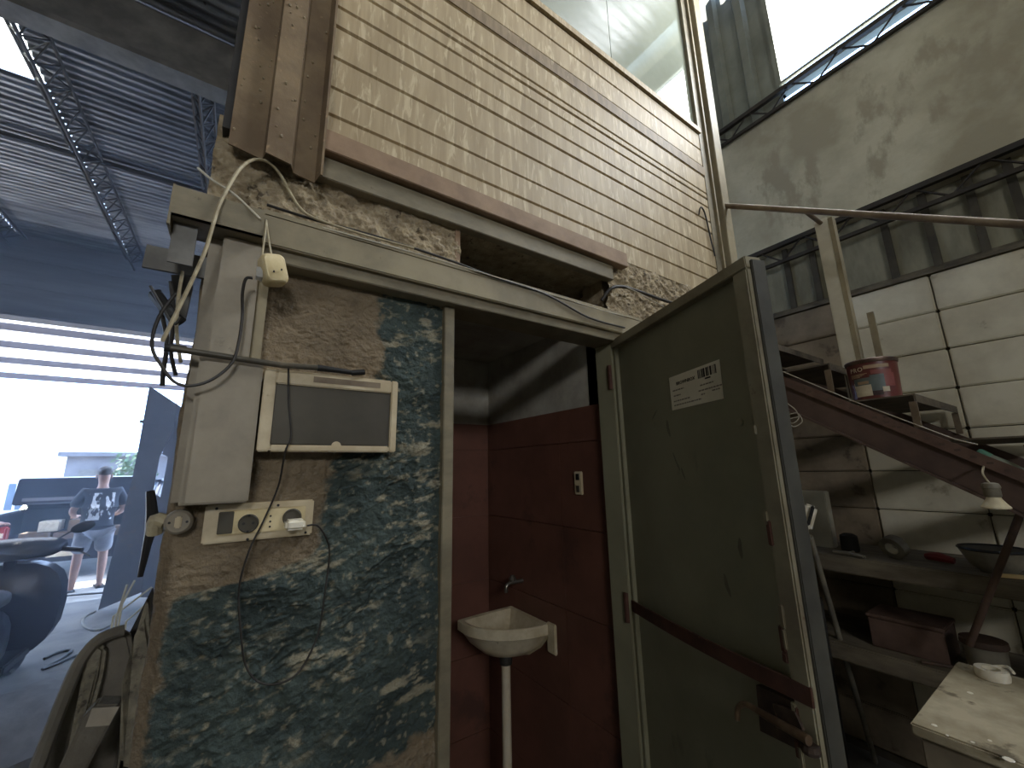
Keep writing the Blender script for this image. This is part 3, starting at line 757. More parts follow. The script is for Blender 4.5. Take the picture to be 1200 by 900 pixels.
keep(MB().box((PY(368, 440, fy).x, fy-.0006, (Z1+DZ1_)/2-.006), (PY(446, 449, fy).x, fy+.002, (Z1+DZ1_)/2+.007)).obj('worn_label_patch', m_rail), db)
keep(MB().lathe([(.010, -.002), (.010, .001)], 20, ((DX0+DX1)/2+.005, fy+.0038, DZ0_-.001), Matrix.Rotation(math.pi/2, 3, 'X')).obj('finger_notch', m_ivory), db)

# socket strip
sx0, sx1, sz0, sz1 = -.040, .148, 1.372, 1.444
fy2 = -.016
ssx = empty('socket_panel', (.05, -.01, 1.4), 'long ivory panel of sockets below the fuse box', 'socket panel')
keep(MB().box((sx0, fy2, sz0), (sx1, .002, sz1)).obj('face_plate', m_ivory, bevel=.003), ssx)
def sp(px, py): return PY(px, py, fy2)
a_, c_ = sp(253, 632), sp(357, 595)
keep(MB().box((sp(253, 632).x, fy2-.003, 1.386), (sp(358, 600).x, fy2, 1.432)).obj('module_frame', m_cream, bevel=.0015), ssx)
keep(MB().box((sp(255, 615).x, fy2-.005, 1.389), (sp(273, 615).x, fy2-.002, 1.430)).obj('blank_cover', m_smoke, bevel=.001), ssx)
RX = Matrix.Rotation(math.pi/2, 3, 'X')
for (px, py) in ((291, 613), (342, 606)):
    c = sp(px, py)
    s2 = keep(MB().lathe([(.0175, -.001), (.0175, .004), (.0155, .005), (.0150, .002), (.001, .002)], 28, (c.x, fy2-.0030, c.z), RX).obj('round_socket', m_smoke, smooth=True), ssx)
    if px < 300:
        for dx, dz in ((-.008, 0), (.008, 0)):
            h_ = MB().lathe([(.0026, 0), (.0026, .0012)], 10, (c.x+dx, fy2-.0047, c.z+dz), RX).obj('contact_hole', m_black); keep(h_, s2)
        for dz in (-.0145, .0145):
            h_ = MB().cbox((c.x, fy2-.0070, c.z+dz), (.004, .003, .004)).obj('earth_clip', m_black); keep(h_, s2)
for k, (px, py) in enumerate(((317, 604.5), (316.5, 611), (316, 617))):
    c = sp(px, py); keep(MB().lathe([(.002, 0), (.002, .0015)], 10, (c.x, fy2-.0028, c.z), RX).obj('indicator_hole', m_black), ssx)
for px, py in ((254, 596), (326, 592), (290, 632), (358, 624)):
    c = sp(px, py); keep(MB().lathe([(.0026, 0), (.0026, .0012)], 10, (c.x, fy2-.0002, c.z), RX).obj('screw', m_black), ssx)
# charger plugged in
c = sp(344, 613)
ch = empty('charger_plug', (c.x, fy2-.005, c.z), 'white charger plugged into the socket panel', 'charger')
keep(MB().box((c.x-.018, fy2-.042, c.z-.010), (c.x+.018, fy2-.004, c.z+.010)).obj('charger_body', m_whiteplug, bevel=.005, seg=3), ch)
keep(MB().box((c.x-.011, fy2-.0430, c.z-.0055), (c.x+.011, fy2-.0405, c.z+.0055)).obj('charger_port', m_whiteplug, bevel=.0008), ch)
tag(MB().tube([PY(360, 616, -.05), PY(372, 616, -.045), PY(382, 630, -.03), PY(386, 650, -.025), PY(380, 700, -.026), PY(372, 745, -.028), PY(352, 785, -.03), PY(330, 800, -.03), PY(305, 800, -.03), PY(288, 780, -.03),
               PY(282, 740, -.03), PY(280, 690, -.03), PY(292, 645, -.028), PY(308, 612, -.028), PY(326, 570, -.035), PY(334, 530, -.062), PY(341, 510, -.064), PY(338, 470, -.064), PY(338, 432, -.068)],
              .0019, 7, 5).obj('charger_cable', m_cableblack), 'thin dark charging cable looping over the painted plaster', 'cable')
# rocker switch on the corner
c = PY(209, 612, -.03)
rs = empty('rocker_switch', (c.x, -.01, c.z), 'round ivory rocker switch at the wall corner', 'switch')
keep(MB().lathe([(.020, 0), (.022, .008), (.021, .020), (.017, .024)], 28, (c.x, -.008, c.z), RX).obj('switch_body', m_column, smooth=True), rs)
keep(MB().box((c.x-.005, -.036, c.z-.010), (c.x+.005, -.030, c.z+.010)).obj('rocker', m_ivory, bevel=.002), rs)
for dx in (-.0125, .0125):
    keep(MB().lathe([(.0022, 0), (.0022, .001)], 8, (c.x+dx, -.032, c.z), RX).obj('screw', m_black), rs)
keep(MB().tube([(c.x-.02, -.004, c.z), (c.x-.035, .0, c.z+.004), (c.x-.035, .01, c.z-.02)], .012, 10, 4).obj('cable_gland', m_cablebeige), rs)

# dark rod over the box
rdy = -.072
rod = empty('dark_rod', PY(310, 425, rdy), 'dark slim rod resting on top of the fuse box', 'rod')
keep(MB().tube([PY(193, 407, rdy-.005), PY(330, 428, rdy), PY(372, 431, rdy)], .0062, 10, 0).obj('rod_shaft', m_smoke, smooth=True), rod)
keep(MB().tube([PY(372, 431, rdy), PY(395, 434, rdy), PY(415, 437, rdy)], [.0075, .006, .0055], 10, 0).obj('rod_grip', m_black, smooth=True), rod)
keep(MB().tube([PY(412, 437, rdy), PY(427, 436, rdy)], .0068, 10, 0).obj('rod_tip', m_black), rod)
keep(MB().tube([PY(192, 407, rdy-.005), PY(218, 410, rdy)], .0075, 10, 0).obj('rod_sleeve', m_black), rod)

# hanging socket block on its cord
hy = -.095
hs = empty('hanging_socket', PY(320, 317, hy), 'cream plastic socket block hanging by its cord', 'socket')
c = PY(320, 317, hy)
def rrect(w, h, r, n=5):
    out = []
    for cx_0, cz_0, a0 in ((w/2-r, h/2-r, 0), (-w/2+r, h/2-r, 90), (-w/2+r, -h/2+r, 180), (w/2-r, -h/2+r, 270)):
        for i in range(n+1):
            t = math.radians(a0+90*i/n); out.append((cx_0+r*math.cos(t), cz_0+r*math.sin(t)))
    return out
b = MB(); rr_ = []
for y_, sc_ in ((.020, .84), (.017, .95), (.012, 1.0), (-.010, 1.0), (-.016, .95), (-.019, .84)):
    rr_.append([(x*sc_, y_, z*sc_) for x, z in rrect(.044, .062, .012)])
nn = len(rr_[0])
for r_ in rr_: b.v += r_
for i in range(len(rr_)-1):
    for k in range(nn): b.f.append((i*nn+k, i*nn+(k+1) % nn, (i+1)*nn+(k+1) % nn, (i+1)*nn+k))
b.f += [tuple(range(nn)), tuple((len(rr_)-1)*nn+k for k in range(nn))]
o = b.obj('socket_body', m_cream, smooth=True)
o.location = c; o.rotation_euler = (0, math.radians(-16), math.radians(14)); keep(o, hs)
for px, py in ((321, 318), (330, 316)):
    keep(MB().cbox(PY(px, py, hy-.021), (.003, .003, .003)).obj('screw_hole', m_black), hs)
g = MB().lathe([(.014, 0), (.016, .01), (.011, .022)], 8, PY(300, 320, hy+.006), Matrix.Rotation(math.pi/2, 3, 'Y')).obj('inserted_plug', m_greyplug); keep(g, hs)
keep(MB().tube([PY(307, 300, hy), PY(311, 270, -.088), PY(312, 258, -.075)], .0020, 6, 3).obj('hanging_cord', m_cablebeige), hs)
keep(MB().tube([PY(318, 300, hy), PY(314, 275, -.088), PY(312, 258, -.075)], .0020, 6, 3).obj('hanging_cord', m_cablebeige), hs)
tag(MB().tube([PY(296, 326, hy), PY(288, 327, hy), PY(284, 345, -.085), PY(284, 370, -.075), PY(280, 400, -.075), PY(272, 425, -.085), PY(250, 444, -.09), PY(225, 452, -.09), PY(205, 448, -.09), PY(190, 430, -.09), PY(178, 405, -.09), PY(186, 372, -.09), PY(205, 345, -.09)], .0028, 7, 5).obj('plug_cable', m_cableblack),
    'dark cable drooping from the hanging plug', 'cable')
tag(MB().tube([PY(190, 400, -.1), PY(205, 370, -.10), PY(222, 335, -.10), PY(240, 295, -.10), PY(250, 262, -.10), PY(257, 240, -.095), PY(270, 215, -.085), PY(283, 196, -.07), PY(298, 187, -.055), PY(314, 190, -.045), PY(328, 204, -.04), PY(340, 226, -.045), PY(352, 244, -.05), PY(372, 257, -.055), PY(430, 276, -.058), PY(485, 291, -.060)],
              .0033, 8, 5).obj('beige_power_cable', m_cablebeige), 'thick beige cable arching over the mortar', 'cable')
tag(MB().tube([PY(232, 197, -.04), PY(250, 212, -.06), PY(275, 228, -.078), PY(305, 257, -.091)], .0026, 6, 4).obj('pale_wire', m_cablewhite), 'pale stiff wire crossing the thick beige cable', 'wire')
tag(MB().tube([PY(313, 240, -.03), PY(370, 258, -.045), PY(420, 271, -.055), PY(470, 286, -.058), PY(530, 306, -.06), PY(580, 325, -.066), PY(640, 345, -.068), PY(690, 372, -.068), PY(732, 384, -.068)],
              .0034, 7, 5).obj('lintel_cable', m_cableblack), 'black cable lying along the lintel', 'cable')
tag(MB().tube([PY(313, 248, -.05), PY(390, 270, -.062), PY(470, 292, -.066), PY(540, 312, -.068), PY(620, 337, -.068), PY(700, 362, -.068), PY(738, 372, -.068)],
              .0018, 6, 4).obj('lintel_wire', m_cablewhite), 'thin white wire stretched along the lintel', 'wire')
tag(MB().tube([PY(705, 352, -.03), PY(716, 338, -.05), PY(730, 336, -.055), PY(750, 342, -.055), PY(778, 352, -.05), PY(800, 358, -.05)], .0065, 8, 4).obj('conduit_cable', m_cableblack), 'fat dark conduit on the mortar by the slot', 'cable')
tag(MB().tube([PY(735, 337, -.066), PY(750, 344, -.066), PY(775, 358, -.064), PY(790, 366, -.06)], .0022, 6, 4).obj('slack_wire', m_cablewhite), 'short pale wire beside the fat conduit', 'wire')
tag(MB().tube([PY(819, 252, -.02), PY(821, 243, -.03), PY(826, 250, -.02), PY(833, 280, -.02), PY(838, 300, -.02)], .004, 6, 4).obj('panel_wire', m_cableblack), 'dark hooked wire at the right end of the cladding', 'wire')
# bundle of cables left of the trunking
cb = [((186, 340), (190, 370), (196, 400), (192, 430), (190, 452)), ((200, 330), (204, 372), (200, 410), (206, 440)), ((214, 318), (209, 350), (207, 390), (212, 425)), ((176, 335), (190, 360), (203, 380), (212, 372))]
for k, seq in enumerate(cb):
    tag(MB().tube([PY(x, y, .02-.02*k) for x, y in seq], .0042-.0005*k, 7, 4).obj('dangling_cable', m_cableblack if k != 2 else m_cablebeige),
        ('black cable hanging straight down in the trunking tangle', 'black cable with a slight wave in the trunking tangle', 'beige cable in the tangle beside the metal trunking', 'short black cable bending toward the rubber hose end')[k], 'cable', 'tangled cables beside the trunking')
tag(MB().tube([PY(182, 345, .01), PY(198, 365, -.01), PY(212, 378, .0)], .012, 8, 4).obj('rubber_hose', m_black), 'short black rubber hose end beside the trunking', 'hose')
tag(MB().prism([PY(200, 322, .05), PY(222, 322, .05), PY(226, 336, .05), PY(218, 372, .05), PY(209, 368, .05)], (0, .006, 0)).obj('plastic_rag', m_flange), 'pale ragged plastic strip hanging under the bracket plate', 'plastic strip')

# ================================================================== STAIRS
XS = 2.12
stp = empty('steel_staircase', (XS, -1.5, 0), 'rusty steel staircase rising along the block wall', 'staircase')
def PS(px, py, x=XS): return PX(px, py, x)
t0, t1 = PS(915, 440), PS(1200, 551)
k = (t1.z-t0.z)/(t1.y-t0.y)
def zl(y, off=0): return t0.z+k*(y-t0.y)+off
yT, yB = .35, t0.y+(0-t0.z)/k
fl = MB().prism([(XS-.012, yT, zl(yT)), (XS-.012, yB, zl(yB)), (XS-.012, yB, zl(yB, -.045)), (XS-.012, yT, zl(yT, -.045))], (.014, 0, 0))
keep(fl.obj('perforated_angle', m_stair), stp)
keep(MB().prism([(XS+.002, yT, zl(yT, -.04)), (XS+.002, yB+.2, zl(yB+.2, -.04)), (XS+.002, yB+.2, max(0, zl(yB+.2, -.16))), (XS+.002, yT, zl(yT, -.16))], (.035, 0, 0)).obj('stringer_web', m_stairweb), stp)
keep(MB().prism([(XS-.02, yT, zl(yT, -.155)), (XS-.02, yB+.3, zl(yB+.3, -.155)), (XS-.02, yB+.3, max(0, zl(yB+.3, -.165))), (XS-.02, yT, zl(yT, -.165))], (.05, 0, 0)).obj('stringer_flange', m_stairweb), stp)
sl_ = MB(); y = -.15
while y > -1.6:
    z = zl(y, -.022); sl_.box((XS-.0135, y-.008, z-.004+.003*math.sin(y*90)), (XS-.0118, y+.008, z+.004)); y -= .034
o = keep(sl_.obj('angle_slots', m_stairweb), stp); o['kind'] = 'stuff'
keep(MB().tube([PS(914, 434, XS-.005), PS(1000, 470, XS-.005), PS(1120, 515, XS-.005), PS(1146, 521, XS-.005)], .0022, 6, 0).obj('stair_wire', m_cablewhite), stp)
run = .245; rise = .178
n0 = PS(1072, 461)
for i in range(-5, 5):
    y = n0.y+run*i; z = n0.z+rise*i
    if z < .1 or z > 2.4: continue
    pr = [(XS+.0, y, z), (XS+.0, y+.21, z), (XS+.0, y+.21, z-.006), (XS+.0, y+.006, z-.006), (XS+.0, y+.006, z-.032), (XS+.0, y, z-.032)]
    td = keep(MB().prism(pr, (.74, 0, 0)).obj('tread', m_tread), stp)
    br = MB().box((XS-.004, y+.0, z-.13), (XS+.004, y+.022, z-.03)).obj('tread_bracket', m_rail); keep(br, td)
    br = MB().box((XS+.732, y+.0, z-.13), (XS+.74, y+.022, z-.03)).obj('tread_bracket', m_rail); keep(br, td)
keep(MB().prism([(XS+.745, yT, zl(yT)), (XS+.745, yB, zl(yB)), (XS+.745, yB+.25, max(0, zl(yB+.25, -.15))), (XS+.745, yT, zl(yT, -.15))], (.02, 0, 0)).obj('wall_stringer', m_stairweb), stp)
# handrail and its pale post
ra, rb = PS(848, 241), PS(1200, 263)
rb2 = ra+(rb-ra)*1.6
keep(MB().tube([ra, rb2], .014, 12, 0).obj('handrail_tube', m_rail, smooth=True), stp)
xp = XS+.19
pa, pb = PX(953, 258, xp).y, PX(969, 258, xp).y; pz = PX(961, 257, xp).z
keep(MB().box((xp, pb, 1.755), (xp+.05, pa, pz)).obj('rail_post', m_whitepost, bevel=.003), stp)
keep(MB().box((xp+.004, pb-.020, 1.755), (xp+.05, pb-.001, pz-.01)).obj('post_return', m_lintel), stp)
zr = ra.z+(rb.z-ra.z)*((pa+pb)/2-ra.y)/(rb.y-ra.y)
keep(MB().tube([(XS, (pa+pb)/2, zr), (xp+.02, (pa+pb)/2, pz-.02)], .010, 8, 0).obj('rail_bracket', m_rail), stp)
# thin upright stick behind the tin
tag(MB().box((XS+.18, PX(1027, 395, XS+.2).y-.012, 1.745), (XS+.19, PX(1027, 395, XS+.2).y+.012, 2.16)).obj('thin_stick', m_lintel), 'thin upright stick behind the paint tin', 'stick')

# paint tin on the tread
cx, cy, cz = XS+.085, PX(1028, 464, XS+.085).y, n0.z+.001
tin = empty('paint_tin', (cx, cy, cz), 'maroon paint tin standing on a stair tread', 'paint tin')
R0 = .083
keep(MB().lathe([(R0*.93, 0), (R0*.94, .004), (R0*.93, .006), (R0, .150), (R0*1.0, .152)], 40, (cx, cy, cz)).obj('tin_body', m_tin, smooth=True), tin)
keep(MB().lathe([(R0*1.03, .150), (R0*1.05, .156), (R0*1.05, .164), (R0*1.0, .168), (R0*.9, .164)], 40, (cx, cy, cz)).obj('tin_rim', m_tinmetal, smooth=True), tin)
def tinpatch(name, a0, a1, z0, z1, mat, dr=.0008, n=12):
    b = MB()
    for i in range(n+1):
        a = math.radians(a0+(a1-a0)*i/n)
        for z in (z0, z1):
            r = R0*(.93+.07*z/.15)+dr
            b.v.append((cx+r*math.cos(a), cy+r*math.sin(a), cz+z))
        if i: b.f.append((2*i-2, 2*i, 2*i+1, 2*i-1))
    return keep(b.obj(name, mat, smooth=True), tin)
face = math.degrees(math.atan2(CAM.y-cy, CAM.x-cx))   # label looks toward the room
m_lcream = M('tin_label_cream', (214, 200, 166), (190, 172, 136), 12, .5, c3=(150, 120, 92), s3=30, th3=.6)
m_lteal = M('tin_label_teal', (96, 108, 104), (78, 90, 88), 10, .5)
m_lred = M('tin_label_red', (150, 74, 66), (132, 60, 54), 10, .5)
m_ltan = M('tin_label_tan', (170, 140, 104), (140, 110, 80), 14, .5)
m_ldark = M('tin_label_dark', (62, 40, 36), (50, 34, 32), 14, .5)
tinpatch('label_photo', face-52, face-8, .012, .070, m_lcream)
tinpatch('label_photo', face-50, face-8, .058, .088, m_lteal, .0010)
tinpatch('label_photo', face-40, face-12, .062, .074, m_ltan, .0012)
tinpatch('label_photo', face-8, face+24, .030, .096, m_lteal)
tinpatch('label_photo', face+24, face+50, .045, .100, m_lred)
tinpatch('label_photo', face+16, face+32, .024, .044, m_lcream, .0012)
tinpatch('label_photo', face-8, face+16, .012, .030, m_ldark, .0010)
tinpatch('label_stripe', face-4, face+44, .100, .116, m_lred)
tinpatch('label_stripe', face-18, face+40, .124, .138, m_ltan)
for i in range(4): tinpatch('label_text_line', face-56, face-30+6*i, .092+.006*i*0+.007*i*.0-.0+.0+.004*i, .0945+.004*i, m_ltan, .0011)
for ch_, aa in (('P', -52), ('R', -42), ('O', -31)):
    a = math.radians(face+aa-2); nrm = Vector((math.cos(a), math.sin(a), 0)); tx = Vector((-math.sin(a), math.cos(a), 0))
    mt = Matrix.Identity(4); r = R0*1.0+.0008; p = Vector((cx, cy, cz+.116))+nrm*r
    for i in range(3): mt[i][0] = tx[i]; mt[i][1] = (0, 0, 1)[i]; mt[i][2] = nrm[i]; mt[i][3] = p[i]
    text('tin_lettering', ch_, .026, m_lcream, tin, mt)
hp = []
for i in range(9):
    a = math.radians(face-95+0*i); t = i/8
    hp.append((cx+(R0*1.03)*math.cos(math.radians(face-88))-.0, cy+(R0*1.03)*math.sin(math.radians(face-88)), cz+.12-.10*t))
keep(MB().tube([hp[0], hp[4], hp[8]], .002, 6, 3).obj('wire_handle', m_tinmetal), tin)

# ================================================================== SHELVES UNDER THE STAIRS
SX = 2.42
sh = tag(MB().box((SX, -1.0, .99), (XR-.01, .25, 1.062)).obj('wall_shelf', m_wood, bevel=.006), 'thick dusty shelf under the staircase', 'shelf')
sh2 = tag(MB().box((SX, -1.3, .60), (XR-.01, .25, .675)).obj('wall_shelf', m_wood, bevel=.006), 'lower dusty shelf holding the rusty box', 'shelf')
for y in (-.90,):
    tag(MB().box((SX+.25, y-.03, 0), (SX+.33, y+.03, .60)).obj('shelf_leg', m_wood, bevel=.004), 'rough upright under the lower shelf', 'upright')
    tag(MB().box((SX+.25, y-.03, .675), (SX+.33, y+.03, .99)).obj('shelf_leg', m_wood, bevel=.004), 'rough upright between the two shelves', 'upright')
p, q = PX(936, 575, 2.62), PX(978, 645, 2.62)
tag(MB().box((2.62, q.y, 1.063), (2.68, p.y+.08, p.z)).obj('white_board', m_whitepost, bevel=.004), 'pale rectangular board standing on the shelf', 'board')
c = PX(994, 628, 2.6)
tag(MB().lathe([(.035, 0), (.038, .01), (.036, .075), (.02, .085)], 14, (2.6, c.y, 1.063)).obj('dark_pot', m_darksteel, smooth=True), 'small dark pot beside the pale board', 'pot')
pl_ = empty('pliers', (2.47, PX(1000, 643, 2.47).y, 1.07), 'grey pliers lying at the shelf edge', 'pliers')
a, b_ = PX(976, 643, 2.47), PX(1014, 652, 2.45)
keep(MB().tube([(a.x, a.y, 1.072), (2.46, (a.y+b_.y)/2, 1.074), (b_.x, b_.y, 1.070)], [.008, .011, .006], 8, 3).obj('handle', m_greypole), pl_)
keep(MB().tube([(a.x+.05, (a.y+b_.y)/2, 1.074), (2.46, (a.y+b_.y)/2-.01, 1.074), (b_.x-.01, b_.y+.005, 1.072)], [.007, .011, .006], 8, 3).obj('handle', m_greypole), pl_)
c = PX(1046, 632, 2.55)
tp_ = empty('tape_roll', (2.55, c.y, 1.09), 'dusty tape roll lying on the thick shelf', 'tape roll')
Rm = Matrix.Rotation(math.radians(70), 3, 'Y') @ Matrix.Rotation(.3, 3, 'X')
keep(MB().lathe([(.026, -.022), (.048, -.022), (.050, 0), (.048, .022), (.026, .022), (.026, -.022)], 24, (2.55, c.y, 1.115), Rm, cap=False).obj('tape', m_greypole, smooth=True), tp_)
keep(MB().lathe([(.022, -.020), (.027, -.020), (.027, .020), (.022, .020), (.022, -.020)], 20, (2.55, c.y, 1.115), Rm, cap=False).obj('tape_core', m_whitepost, smooth=True), tp_)
c = PX(1098, 640, 2.6)
tag(MB().tube([(2.6, c.y+.04, 1.082), (2.58, c.y, 1.088), (2.57, c.y-.05, 1.080)], [.014, .020, .012], 8, 3).obj('screwdriver_grip', m_redplastic), 'small red handled tool on the thick shelf', 'tool')
c = PX(1162, 640, 2.52)
bk = empty('shallow_bowl', (2.52, c.y, 1.063), 'dark rimmed shallow bowl of scraps on the shelf', 'bowl')
keep(MB().lathe([(.045, 0), (.075, .03), (.098, .085), (.090, .085), (.068, .035), (.03, .012)], 28, (2.53, c.y, 1.063)).obj('bowl_shell', m_greypole, smooth=True), bk)
keep(MB().lathe([(.097, .083), (.102, .088), (.097, .094), (.090, .088)], 28, (2.53, c.y, 1.063)).obj('bowl_rim', m_black, smooth=True), bk)
a, b_ = PX(1162, 662, 2.43), PX(1215, 655, 2.43)
tag(MB().bar((2.43, a.y, 1.071), (2.47, b_.y, 1.071), .012, .014).obj('wooden_strip', m_yellowwood), 'yellow wooden strip lying in front of the bowl', 'strip')
# lower shelf
a, b_ = PX(1012, 700, 2.50), PX(1108, 752, 2.50)
rb_ = empty('rusty_box', (2.55, (a.y+b_.y)/2, .676), 'reddish brown metal box on the lower shelf', 'box')
keep(MB().box((2.50, b_.y, .677), (2.70, a.y, .80)).obj('box_body', m_stair, bevel=.004), rb_)
keep(MB().box((2.495, b_.y-.004, .80), (2.705, a.y+.004, .815)).obj('box_lid', m_stair, bevel=.003), rb_)
a, b_ = PX(1080, 771, 2.45), PX(1114, 748, 2.55)
tag(MB().tube([(2.44, a.y, .684), (2.485, a.y-.11, .684)], .007, 8, 0).obj('iron_bar', m_rod), 'short dark iron bar on the lower shelf', 'bar')
c = PX(1155, 752, 2.36)
jr = empty('plastic_tub', (2.52, c.y, .676), 'cloudy plastic tub on the lower shelf', 'tub')
keep(MB().lathe([(.05, 0), (.056, .02), (.060, .10), (.062, .115)], 24, (2.50, c.y+.03, .676)).obj('tub_body', m_jar, smooth=True), jr)
keep(MB().lathe([(.066, .113), (.068, .118), (.066, .135), (.055, .138)], 24, (2.50, c.y+.03, .676)).obj('tub_lid', m_rod, smooth=True), jr)

# leaning broom / squeegee behind the door and a leaning pipe
top_, bot = PX(949, 628, 2.20), PZ(1026, 893, 0.02)
bm2 = empty('leaning_squeegee', bot, 'pale headed squeegee leaning behind the green door', 'squeegee')
keep(MB().tube([bot, top_], .012, 10, 0).obj('handle', m_greypole, smooth=True), bm2)
hd = PX(946, 606, 2.19)
o = MB().cbox((0, 0, 0), (.05, .055, .115)).obj('head', m_whiteplug, bevel=.012, seg=3, smooth=True); o.location = hd; o.rotation_euler = (.35, 0, .4); keep(o, bm2)
o = MB().cbox((0, 0, 0), (.054, .012, .09)).obj('rubber_blade', m_black, bevel=.004); o.location = hd+Vector((-.012, -.018, .01)); o.rotation_euler = (.35, 0, .4); keep(o, bm2)
a, b_ = PX(1212, 560, 2.30), PX(1136, 756, 2.36)
d_ = (b_-a)
tag(MB().tube([a, b_], .011, 10, 0).obj('leaning_pipe', m_rod, smooth=True), 'brown pipe leaning against the shelves', 'pipe')
# dark pole hidden in the door shadow
tag(MB().tube([PX(958, 700, 2.3), (2.32, PX(985, 880, 2.3).y, .0)], .018, 10, 0).obj('dark_pole', m_darksteel), 'dark pole standing beside the squeegee', 'pole')

# hanging reflector bulb
bx = 2.04
c = PX(1163, 578, bx)
lb = empty('hanging_bulb', c, 'unlit reflector bulb hanging from the stair stringer', 'bulb')
keep(MB().lathe([(.010, .034), (.019, .031), (.022, .022), (.022, .016), (.020, .014), (.020, -.008), (.017, -.012)], 20, c).obj('lamp_holder', m_greypole, smooth=True), lb)
keep(MB().lathe([(.016, -.010), (.018, -.018), (.026, -.032), (.034, -.043), (.033, -.047), (.012, -.050)], 24, c).obj('bulb_reflector', m_bulb, smooth=True), lb)
keep(MB().tube([c+Vector((0, 0, .03)), c+Vector((0, .01, .06)), (XS-.012, c.y+.012, c.z+.085)], .0028, 6, 3).obj('bulb_wire', m_cablebeige), lb)
# green capped bottle on the stair
a, b_ = PX(1146, 529, 2.16), PX(1205, 560, 2.16)
gb = empty('green_capped_bottle', a, 'cloudy bottle with green cap lying on the staircase', 'bottle')
v = (b_-a).normalized()
keep(MB().tube([a+v*.028, a+v*.05, a+v*.08, a+v*.20], [.012, .016, .020, .020], 14, 3).obj('bottle_body', m_clearb, smooth=True), gb)
keep(MB().tube([a-v*.002, a+v*.004, a+v*.032], [.009, .0135, .0145], 14, 0).obj('green_cap', m_greenb, smooth=True), gb)
# tangle of wire hanging under the stair top
w_ = [PX(914+x, 462+y, 2.10) for x, y in ((0, 0), (8, 10), (18, 18), (22, 28), (14, 34), (8, 26), (20, 22), (26, 32), (16, 38), (10, 30), (24, 26))]
tag(MB().tube(w_, .0022, 5, 5).obj('wire_tangle', m_cablewhite), 'thin wire tangle hanging under the stair top', 'wire')

# ================================================================== WORK TABLE
tbz = .85
tb = empty('work_table', (1.75, -.95, 0), 'paint-spotted work table below the hanging bulb', 'table')
keep(MB().box((1.485, -1.35, tbz-.028), (2.04, -.585, tbz)).obj('table_top', m_table, bevel=.004), tb)
keep(MB().box((1.50, -1.33, tbz-.10), (2.03, -.60, tbz-.028)).obj('apron', m_tableside), tb)
for x in (1.53, 1.99):
    for y in (-.63, -1.30): keep(MB().box((x-.025, y-.025, 0), (x+.025, y+.025, tbz-.10)).obj('leg', m_tableside), tb)
for px, py, r in ((1095, 850, .006), (1137, 812, .007), (1182, 890, .010), (1140, 870, .004), (1110, 862, .003), (1160, 868, .004)):
    p = PZ(px, py, tbz)
    if p.y > -1.3:
        keep(MB().lathe([(r, 0), (r*.8, .0012)], 9, (p.x, p.y, tbz)).obj('paint_spot', m_whiteplug), tb)
c = PZ(1164, 795, tbz)
rl = empty('masking_tape', (c.x, c.y, tbz), 'white masking tape roll lying on the work table', 'tape roll')
keep(MB().lathe([(.020, 0), (.036, 0), (.038, .012), (.036, .026), (.020, .026), (.020, 0)], 26, (c.x, c.y, tbz+.001), cap=False).obj('tape', m_whiteplug, smooth=True), rl)
keep(MB().tube([(c.x+.034, c.y, tbz+.024), (c.x+.03, c.y-.03, tbz+.034), (c.x+.0, c.y-.045, tbz+.03)], .004, 6, 3).obj('torn_end', m_whiteplug), rl)

# ================================================================== LEFT SIDE: THINGS BY THE WALL
# dusty moulded board stack leaning behind the wall corner
def lean_board(name, poly_px, y0, y1, th, mat, label, cat, zt=None):
    P_ = []
    ys_ = [p[1] for p in poly_px]; a, c = min(ys_), max(ys_)
    for px, py in poly_px:
        t = (py-a)/(c-a); P_.append(PY(px, py, y0+(y1-y0)*t))
    if zt: P_ += [Vector((P_[-1].x, P_[-1].y, 0)), Vector((P_[0].x, P_[0].y, 0))]
    return MB().prism(P_, (0, th, 0)).obj(name, mat, bevel=.008), P_
dc = empty('moulded_panel', PZ(60, 980, 0), 'dusty moulded panel leaning by the wall corner', 'moulded panel')
o, _ = lean_board('panel_shell', [(10, 960), (42, 880), (75, 800), (92, 768), (115, 748), (140, 738), (152, 745), (158, 775), (150, 820), (130, 960)], .62, .42, .03, m_dustfab, '', '', True); keep(o, dc)
o, _ = lean_board('foam_strip', [(62, 960), (78, 880), (94, 800), (98, 765), (112, 752), (124, 760), (120, 790), (104, 850), (84, 960)], .58, .38, .05, m_foam, '', ''); keep(o, dc)
o = MB().tube([PY(22, 960, .37), PY(48, 888, .43), PY(80, 805, .52), PY(96, 772, .56), (PY(118, 748, .58)), PY(146, 738, .59)], .014, 8, 4).obj('rolled_edge', m_dustfab, smooth=True); keep(o, dc)
dk = empty('carton_offcut', PY(98, 900, .36), 'grey carton offcut tucked in the moulded panel', 'carton')
o = MB().prism([PY(66, 905, .34), PY(96, 842, .36), (PY(112, 826, .37)), PY(140, 826, .37), PY(128, 850, .36), PY(100, 905, .34)], (0, .05, 0)).obj('carton_flap', m_dustfab, bevel=.004); keep(o, dk)
o = MB().prism([PY(108, 830, .362), PY(140, 828, .362), PY(128, 850, .352), PY(100, 852, .352)], (0, .004, 0)).obj('carton_fold', m_column); keep(o, dk)
tag(MB().prism([PY(138, 900, .20), PY(142, 800, .24), PY(158, 745, .28), PY(172, 700, .30), PY(176, 760, .28), PY(166, 905, .20)], (0, .05, 0)).obj('rough_board', m_foam, bevel=.008), 'rough edged board squeezed against the wall corner', 'board')
